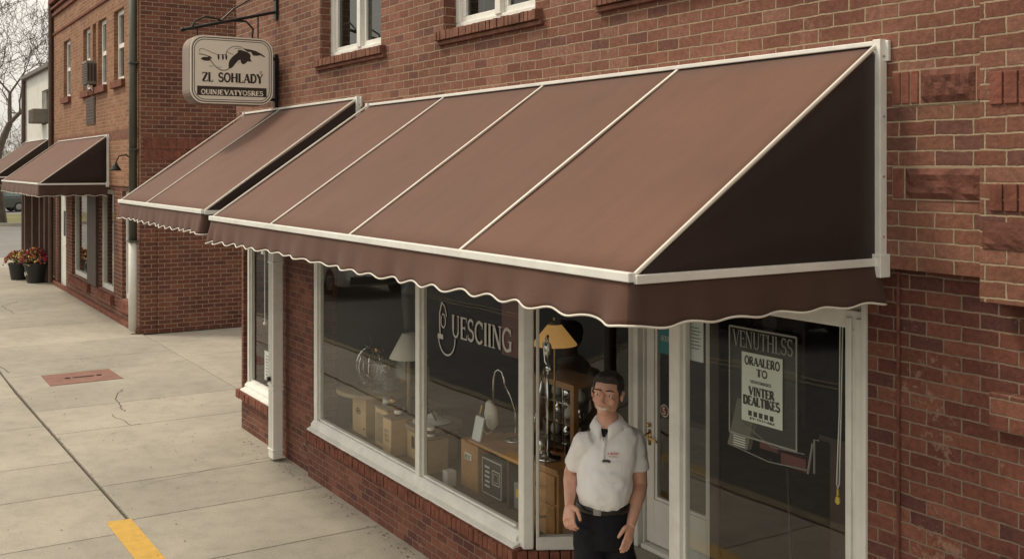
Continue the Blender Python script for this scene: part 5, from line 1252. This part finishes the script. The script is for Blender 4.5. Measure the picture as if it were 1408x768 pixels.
# far wood that reads as one mass
m = MB(); r_ = random.Random(8)
for i in range(5200):
    u = 112+r_.uniform(-4, 9); n_ = r_.uniform(-25, 62); h = abs(r_.gauss(0, 1))*2.2+1.6*math.sin(n_*.35)**2
    h = min(h, 6.5); L_ = r_.uniform(.5, 1.5); d = Vector((r_.gauss(0, .35), r_.gauss(0, .4), 1)).normalized()*L_
    p = Vector((u, n_, h)); w = r_.uniform(.03, .09)
    m.add([p, p+Vector((0, w, 0)), p+d], [(0, 1, 2)])
tag(m.build('far_scrub', 'twig'), None, None, None, 'stuff')
# distant low buildings beyond the parking lot
for i, (u, n0, n1, h, lab, mt) in enumerate(((100, -2, 12.4, 4.4, 'pale low house far beyond the parking lot at the left edge', 'white_old'), (104, 15, 27, 5.0, 'low brick house far beyond the parking lot', 'brick_orange'))):
    t = thing('far_house', lab, 'house', (u, (n0+n1)/2, 0))
    m = MB(); m.box(u, u+8, n0, n1, 0, h-1.4); m.build('wall', mt, t)
    m = MB(); m.add([(u-.4, n0-.4, h-1.4), (u+8.4, n0-.4, h-1.4), (u+8.4, n1+.4, h-1.4), (u-.4, n1+.4, h-1.4), (u+4, n0+.5, h), (u+4, n1-.5, h)], [(0, 3, 5, 4), (1, 4, 5, 2), (0, 4, 1), (3, 2, 5), (0, 1, 2, 3)]); m.build('roof', 'roofing', t)
    k = 0; q = n0+1.2
    while q < n1-1.5:
        m = MB(); m.box(u-.05, u+.02, q, q+.9, 1.0, 2.2); w = m.build('window', 'white', t); g = MB(); g.box(u-.06, u-.051, q+.08, q+.82, 1.08, 2.12); g.build('pane', 'carglass', w); q += 2.6

# ================================================================ PERSON
# local frame: x to his left as seen from the street camera's right, y away from the street, z up
PU, PN = 4.69, 3.53
pr = thing('person', 'smiling man in a white polo shirt and black trousers standing before the shop door', 'person', (PU, PN, 0))
pr.rotation_euler = (0, 0, R(57.87)); ORG[pr.name] = Vector((0, 0, 0))
def V3(*a): return Vector(a)
sk = MB(True)
yaw = R(-20)     # chest turned to picture left
ca, sa = math.cos(yaw), math.sin(yaw)
BA = (math.cos(yaw), math.sin(yaw), 0)
def S(x, z, ra, rb, y=0.0): return (V3(x, y, z), ra, rb, BA)
# torso core
sk.loft([S(.015, .82, .14, .11), S(.015, .92, .145, .12), S(.015, 1.0, .14, .115), S(.025, 1.15, .135, .12), S(.045, 1.3, .140, .11), S(.052, 1.38, .145, .09), S(.045, 1.44, .10, .07), S(.042, 1.470, .068, .068, -.004), S(.038, 1.50, .060, .064, -.004), S(.034, 1.54, .053, .056, 0), S(.03, 1.59, .052, .056, 0)])
# legs and shoes are under the trousers; keep them continuous with the hips
for s_, fx, fy in ((-1, -.10, -.06), (1, .125, .03)):
    sk.loft([(V3(.02+s_*.07, 0, .88), .08, .09), (V3(.02+s_*.085, -.005, .72), .080, .088), (V3(fx*.8+.02, fy*.5, .5), .058, .062), (V3(fx*.9+.02, fy*.8+.01, .3), .052, .058), (V3(fx+.02, fy+.02, .1), .036, .04), (V3(fx+.02, fy+.01, .04), .036, .045)], 16)
# head in its own frame, then turned
hd = MB(True)
hd.ell((0, .018, .035), (.074, .093, .083)); hd.ell((0, -.016, -.022), (.066, .072, .082)); hd.ell((0, -.050, -.088), (.034, .030, .024)); hd.ell((0, -.046, -.058), (.046, .036, .034))
for s_ in (-1, 1):
    hd.ell((s_*.034, -.006, -.060), (.027, .044, .034)); hd.ell((s_*.036, -.058, -.022), (.026, .020, .022))
    hd.ell((s_*.078, .010, -.004), (.009, .019, .032)); hd.ell((s_*.084, .016, .008), (.006, .014, .020)); hd.ell((s_*.012, -.098, -.034), (.009, .009, .007))
    hd.tube([(s_*.052, -.068, .029), (s_*.032, -.082, .034), (s_*.012, -.084, .031)], .0085, 8)
    hd.tube([(s_*.046, -.073, .004), (s_*.032, -.081, .002), (s_*.018, -.079, .005)], .006, 8)   # lower lid
    hd.tube([(s_*.047, -.073, .021), (s_*.032, -.083, .0235), (s_*.018, -.080, .020)], .0055, 8)  # upper lid
hd.tube([(0, -.086, .020), (0, -.098, -.006), (0, -.111, -.028)], [.008, .009, .0125], 10)
hd.tube([(-.034, -.073, -.048), (-.015, -.087, -.054), (0, -.090, -.055), (.015, -.087, -.054), (.034, -.073, -.048)], .0048, 8)
hd.tube([(-.031, -.071, -.058), (-.015, -.082, -.0735), (0, -.085, -.077), (.015, -.082, -.0735), (.031, -.071, -.058)], .0055, 8)
HM = Matrix.Translation((.033, -.040, 1.645)) @ Matrix.Rotation(R(-20), 4, 'Z') @ Matrix.Rotation(R(1), 4, 'X') @ Matrix.Rotation(R(4), 4, 'Y') @ Matrix.Diagonal((1.06, 1.04, .98, 1))
hd.xform(HM)
sk.add(hd.v, hd.f)
# arms: joints from the photograph
armL = dict(sh=V3(-.098, -.03, 1.385), el=V3(-.158, .10, 1.175), wr=V3(-.180, -.09, 1.05))
armR = dict(sh=V3(.200, .055, 1.385), el=V3(.228, .05, 1.115), wr=V3(.158, -.11, .95))
for a in (armL, armR):
    sh, el, wr = a['sh'], a['el'], a['wr']
    sk.loft([(sh+V3(.03 if a is armL else -.03, 0, 0), .035, .035), (sh.lerp(el, .25), .046, .045), (sh.lerp(el, .45), .050, .048), (sh.lerp(el, .85), .043, .043), (el, .041, .042), (el.lerp(wr, .25), .043, .042), (el.lerp(wr, .6), .035, .034), (wr, .026, .031), (wr+(wr-el).normalized()*.02, .024, .034)], 16)
def hand(wr, el, outward, thumbdir, curl):
    """palm plus four separate fingers and a thumb; outward = back-of-hand direction"""
    d = (wr-el).normalized(); d = (d+V3(0, 0, -.35)).normalized(); o = (outward-d*outward.dot(d)).normalized(); w = d.cross(o); 
    if w.dot(thumbdir) < 0: w = -w
    L = MB(True)
    c = wr+d*.045
    L.loft([(wr, .026, .020, w), (wr+d*.03, .035, .019, w), (wr+d*.065, .041, .0175, w), (wr+d*.090, .038, .015, w)], 14)
    for i, (off, ln) in enumerate(((.0325, .070), (.0110, .079), (-.0105, .073), (-.0315, .058))):
        p = wr+d*.082+w*off; f = d; cur = curl*(1+.12*i); P_ = [p-f*.02, p]
        for k, fr in enumerate((.45, .32, .25)):
            f = (Matrix.Rotation(cur*(.55+.35*k), 3, w.cross(Vector((0, 0, 0))) if False else w) @ f)
            if (f-d).dot(o) > 0: f = f-o*2*f.dot(o)
            P_.append(P_[-1]+f*ln*fr)
        L.tube(P_, [.0092, .0090, .0088, .0084, .0072], 9)
        L.ell(P_[-1], (.0072, .0072, .0072), seg=8, rings=6); L.ell(P_[1], (.0098, .0098, .0098), seg=8, rings=6)
    p = wr+d*.022+w*.026
    T = [p, p+(d*.6+w*.75-o*.15).normalized()*.035, p+(d*.6+w*.75-o*.15).normalized()*.035+(d*.9+w*.2-o*.35).normalized()*.032, p+(d*.6+w*.75-o*.15).normalized()*.035+(d*.9+w*.2-o*.35).normalized()*.032+(d*.9-w*.05-o*.5).normalized()*.024]
    L.tube(T, [.0145, .0125, .0110, .0085], 9); L.ell(T[-1], (.0085, .0085, .0085), seg=8, rings=6)
    return L
for a, outw, th, cu in ((armL, V3(-.55, -.75, 0), V3(.2, -1, 0), .55), (armR, V3(.75, -.65, 0), V3(-.6, -.8, 0), .50)):
    h = hand(a['wr'], a['el'], outw, th, cu); sk.add(h.v, h.f)
sk.build('body', 'skin', pr, smooth=True, mods=[('REMESH', dict(mode='VOXEL', voxel_size=.0032, use_smooth_shade=True)), ('SMOOTH', dict(factor=.5, iterations=4))])
# eyes, brows, teeth, hair
def headpart(mb, name, mat, **kw): mb.xform(HM); return mb.build(name, mat, pr, smooth=True, **kw)
for s_ in (-1, 1):
    e = MB(True); e.ell((s_*.032, -.0715, .0125), (.0135, .0130, .0075), seg=16, rings=10); eo = headpart(e, 'eye', 'eyew')
    e = MB(True); e.ell((s_*.032, -.0805, .0128), (.0048, .0045, .0052), seg=12, rings=8); e.xform(HM); e.build('iris', 'iris', eo, smooth=True)
    e = MB(True); e.tube([(s_*.054, -.074, .036), (s_*.042, -.086, .0425), (s_*.028, -.091, .043), (s_*.014, -.091, .038)], [.0018, .0028, .0031, .0022], 7); headpart(e, 'eyebrow', 'hair')
e = MB(True); e.loft([(V3(-.028, -.0785, -.0565), .003, .003, (0, 1, 0)), (V3(-.015, -.0870, -.0635), .0045, .0062, (0, 1, 0)), (V3(0, -.0900, -.0655), .0045, .0072, (0, 1, 0)), (V3(.015, -.0870, -.0635), .0045, .0062, (0, 1, 0)), (V3(.028, -.0785, -.0565), .003, .003, (0, 1, 0))], 10); headpart(e, 'teeth', 'tooth')
hr = MB(True)
hr.ell((0, .008, .086), (.066, .076, .041)); hr.ell((0, .042, .045), (.078, .076, .082)); hr.ell((-.014, -.046, .104), (.040, .026, .018)); hr.ell((.022, -.044, .105), (.038, .026, .018))
for s_ in (-1, 1): hr.ell((s_*.063, .008, .050), (.014, .046, .040)); hr.ell((s_*.071, -.010, .020), (.008, .016, .024)); hr.ell((s_*.050, -.022, .086), (.018, .030, .020))
hr.ell((0, .080, -.005), (.060, .030, .050))
tex = bpy.data.textures.new('hair_clumps', 'CLOUDS'); tex.noise_scale = .018
headpart(hr, 'hair', 'hair', mods=[('REMESH', dict(mode='VOXEL', voxel_size=.004, use_smooth_shade=True)), ('SMOOTH', dict(factor=.5, iterations=2)), ('DISPLACE', dict(texture=tex, strength=.009, mid_level=.5))])
# black undershirt showing at the neck
u = MB(True); u.loft([S(.045, 1.40, .08, .070, 0), S(.045, 1.44, .075, .070, 0), S(.043, 1.462, .062, .062, 0), S(.042, 1.470, .056, .058, .002)]); u.build('undershirt', 'belt', pr, smooth=True)
# shirt
st = MB(True)
ST = [(1.036, .015, .134, .114, -.002), (1.050, .015, .148, .131, -.006), (1.085, .015, .154, .146, -.016), (1.14, .020, .155, .152, -.022), (1.22, .032, .154, .142, -.018), (1.30, .042, .157, .130, -.008), (1.36, .050, .160, .116, 0), (1.405, .052, .154, .100, 0), (1.437, .049, .128, .086, 0), (1.460, .046, .098, .070, .012), (1.468, .045, .080, .055, .018)]
st.loft([S(x, z, A, B, y) for z, x, A, B, y in ST], 40)
for a, k in ((armL, 1), (armR, -1)):
    sh, el = a['sh'], a['el']; d = (el-sh).normalized()
    st.loft([(sh+V3(.045*k, 0, .010), .050, .055), (sh+V3(.014*k, 0, .004)+d*.01, .058, .062), (sh+d*.06, .060, .063), (sh+d*.12, .058, .061), (sh+d*.19, .060, .062)], 24)
tex2 = bpy.data.textures.new('cloth_folds', 'CLOUDS'); tex2.noise_scale = .11; tex2.noise_depth = 1
tex3 = bpy.data.textures.new('cloth_wrinkles', 'MARBLE'); tex3.noise_scale = .14; tex3.turbulence = 9
shirt = st.build('polo_shirt', 'shirt', pr, smooth=True, mods=[('REMESH', dict(mode='VOXEL', voxel_size=.006, use_smooth_shade=True)), ('SMOOTH', dict(factor=.5, iterations=4)), ('DISPLACE', dict(texture=tex2, strength=.018, mid_level=.5)), ('DISPLACE', dict(texture=tex3, strength=.011, mid_level=.5))])
# shirt details, placed on the chest surface in the chest frame
CB = Matrix.Translation((.045, 0, 0)) @ Matrix.Rotation(yaw, 4, 'Z')
def surfy(x, z):   # chest surface of the shirt in chest frame
    tb = [(z_, A, B, y_) for z_, x_, A, B, y_ in ST[:-1]]
    for (z0, a0, b0, y0), (z1, a1, b1, y1) in zip(tb, tb[1:]):
        if z0 <= z <= z1:
            t = (z-z0)/(z1-z0); A = a0+(a1-a0)*t; B = b0+(b1-b0)*t; Y = y0+(y1-y0)*t
            return Y-B*math.sqrt(max(0.02, 1-(x/A)**2))
    return -.1
def chest(x, z, o=.0): p = CB @ Vector((x, surfy(x, z)-.006-o, z)); return (p.x, p.y, p.z)
def strip(mb, x0, x1, z0, z1, o, nx=5, nz=5):
    b = len(mb.v); mb.add([chest(x0+(x1-x0)*i/nx, z0+(z1-z0)*j/nz, o) for i in range(nx+1) for j in range(nz+1)], [(i*(nz+1)+j, (i+1)*(nz+1)+j, (i+1)*(nz+1)+j+1, i*(nz+1)+j+1) for i in range(nx) for j in range(nz)])
def path(mb, pts, w, o):
    ribbon(mb, pts, w, lambda x, y, o2: chest(x, y, o2), o)
c = MB(True)
# collar: stand and two turned-down points
for s_ in (-1, 1):
    K = 14; vs = []
    for i in range(K+1):
        a = R(-90+s_*(14+i*(166/K))); rx, ry = .066, .066; q = i/K
        top = V3(math.cos(a)*(rx-.008), math.sin(a)*(ry-.006)-.008, 1.474+.058*q**.65)
        low_ = V3(math.cos(a)*(rx+.030+.012*(1-q)), math.sin(a)*(ry+.026+.01*(1-q))-.008, 1.440+.050*q-.026*math.exp(-q*7))
        mid = top.lerp(low_, .3)+V3(math.cos(a)*.008, math.sin(a)*.008, .008)
        if i == 0: low_ = low_+V3(s_*-.004, -.006, -.012)
        vs += [CB @ top, CB @ mid, CB @ low_]
    c.add(vs, [(3*i+j, 3*i+3+j, 3*i+4+j, 3*i+1+j) for i in range(K) for j in range(2)])
c.build('collar', 'shirt', shirt, smooth=True, solid=.004)
c = MB(True); c.add([chest(x, z, .006) for x, z in ((-.024, 1.457), (-.012, 1.458), (0, 1.459), (.012, 1.458), (.024, 1.457), (.012, 1.432), (0, 1.405), (-.012, 1.432))], [(0, 1, 7), (1, 2, 6, 7), (2, 3, 5, 6), (3, 4, 5)]); c.build('undershirt_front', 'belt', shirt, solid=.002)
c = MB(True); strip(c, -.011, .011, 1.29, 1.42, .004); c.build('placket', 'shirt', shirt, smooth=True, solid=.003)
c = MB(True)
for z in (1.40, 1.35, 1.30): c.ell(chest(0, z, .009), (.0035, .0035, .0035), seg=8, rings=6)
c.build('button', 'shirt', shirt, smooth=True)
c = MB(True); path(c, [(.030, 1.300), (.105, 1.300), (.105, 1.205), (.068, 1.190), (.030, 1.205), (.030, 1.300)], .0022, .007); c.build('pocket_seam', 'white_old', shirt)
c = MB(True); text(c, 'K MOOTO', lambda x, y, o: chest(x, y, .009+o), .030, 1.336, .011, .056, 1.3); c.build('embroidery', 'redink', shirt)
c = MB(True); path(c, [(.036, 1.328), (.05, 1.326), (.07, 1.327), (.082, 1.325)], .0025, .009); c.build('embroidery', 'redink', shirt)
c = MB(True); path(c, [(.006, 1.300), (.014, 1.305), (.036, 1.305), (.048, 1.300)], .013, .010); c.build('name_badge', 'black', shirt)
c = MB(True); path(c, [(-.142, 1.337), (-.130, 1.347), (-.116, 1.352), (-.100, 1.347)], .006, .010); path(c, [(-.126, 1.349), (-.117, 1.338), (-.110, 1.326)], .009, .0105); path(c, [(-.120, 1.354), (-.106, 1.358), (-.092, 1.355)], .005, .011); c.build('bird_emblem', 'black', shirt)
# trousers and belt
tr = MB(True)
tr.loft([S(.015, 1.045, .134, .116), S(.015, 1.02, .142, .124), S(.015, .95, .150, .128), S(.018, .88, .157, .128), S(.02, .80, .160, .120)], 32)
for s_, fx, fy in ((-1, -.10, -.06), (1, .125, .03)):
    tr.loft([(V3(.02+s_*.075, 0, .92), .092, .112), (V3(.02+s_*.080, -.003, .76), .092, .102), (V3(fx*.85+.02, fy*.4, .58), .083, .088), (V3(fx*.9+.02, fy*.7, .40), .074, .08), (V3(fx+.02, fy+.01, .20), .069, .076), (V3(fx+.02, fy+.005, .05), .066, .078)], 24)
tr.build('trousers', 'pants', pr, smooth=True, mods=[('REMESH', dict(mode='VOXEL', voxel_size=.007, use_smooth_shade=True)), ('SMOOTH', dict(factor=.5, iterations=3)), ('DISPLACE', dict(texture=tex3, strength=.010, mid_level=.5))])
b = MB(True); b.loft([S(.015, 1.000, .148, .134, -.002), S(.015, 1.004, .155, .142, -.002), S(.015, 1.038, .153, .141, -.002), S(.015, 1.042, .147, .134, -.002)], 40); bt = b.build('belt', 'belt', pr, smooth=True)
b = MB(True); b.box(-.022, .022, -.151, -.141, 1.004, 1.038); b.box(-.015, .015, -.154, -.150, 1.011, 1.031); b.xform(Matrix.Translation((.02, 0, 0)) @ Matrix.Rotation(yaw, 4, 'Z')); b.build('belt_buckle', 'grey', bt, bevel=.003)
for s_, fx, fy in ((-1, -.10, -.06), (1, .125, .03)):
    s = MB(True); s.loft([(V3(fx+.02, fy+.08, .05), .034, .045, (1, 0, 0)), (V3(fx+.02, fy+.03, .055), .042, .055, (1, 0, 0)), (V3(fx+.015, fy-.06, .045), .046, .042, (1, 0, 0)), (V3(fx+.01, fy-.14, .03), .044, .028, (1, 0, 0)), (V3(fx+.01, fy-.19, .022), .028, .018, (1, 0, 0))], 16); s.box(fx+.02-.042, fx+.02+.040, fy-.18, fy+.10, .001, .018); s.build('shoe', 'belt', pr, smooth=True, bevel=.004)

# ================================================================ CAMERA, LIGHT, SKY
cam = bpy.data.cameras.new('camera'); co = bpy.data.objects.new('camera', cam); COL.objects.link(co)
co.location = (0, 0, 2.9); co.rotation_euler = (R(90), 0, R(57.87)); cam.sensor_width = 36; cam.lens = 36*1440/1408; cam.shift_y = -154/1408; cam.clip_end = 600; cam.clip_start = .05
sc.camera = co
S_dir = Vector((-.38, -.42, .82)).normalized()      # towards the sun
sun = bpy.data.lights.new('sun', 'SUN'); so = bpy.data.objects.new('sun', sun); COL.objects.link(so)
sun.energy = 1.6; sun.angle = R(10); sun.color = (1.0, .88, .70)
so.rotation_euler = S_dir.to_track_quat('Z', 'Y').to_euler(); so.location = (0, 0, 30)
w = bpy.data.worlds.new('World'); sc.world = w; w.use_nodes = True; nt = w.node_tree; nt.nodes.clear()
out = nt.nodes.new('ShaderNodeOutputWorld'); bg = nt.nodes.new('ShaderNodeBackground'); sky = nt.nodes.new('ShaderNodeTexSky')
sky.sky_type = 'NISHITA'; sky.sun_disc = False; sky.sun_elevation = math.asin(S_dir.z); sky.sun_rotation = math.atan2(S_dir.x, S_dir.y)
sky.air_density = 1.0; sky.dust_density = 5.0; sky.ozone_density = .5
hs = nt.nodes.new('ShaderNodeHueSaturation'); hs.inputs['Saturation'].default_value = .10
mx = nt.nodes.new('ShaderNodeMix'); mx.data_type = 'RGBA'; mx.blend_type = 'MULTIPLY'; mx.inputs[0].default_value = 1; mx.inputs[7].default_value = (1.0, .945, .85, 1)
nt.links.new(sky.outputs[0], hs.inputs['Color']); 
uni = nt.nodes.new('ShaderNodeMix'); uni.data_type = 'RGBA'; uni.inputs[0].default_value = .72; uni.inputs[7].default_value = (4.1, 4.1, 4.1, 1)
nt.links.new(hs.outputs[0], uni.inputs[6]); nt.links.new(uni.outputs[2], mx.inputs[6]); nt.links.new(mx.outputs[2], bg.inputs[0]); bg.inputs[1].default_value = .205
nt.links.new(bg.outputs[0], out.inputs[0])
sc.view_settings.view_transform = 'Standard'; sc.view_settings.look = 'None'; sc.view_settings.exposure = 0.25; sc.view_settings.gamma = 1; sc.view_settings.use_curve_mapping = False
sc.render.engine = 'CYCLES'; sc.cycles.max_bounces = 8; sc.cycles.transparent_max_bounces = 16; sc.cycles.caustics_reflective = False; sc.cycles.caustics_refractive = False
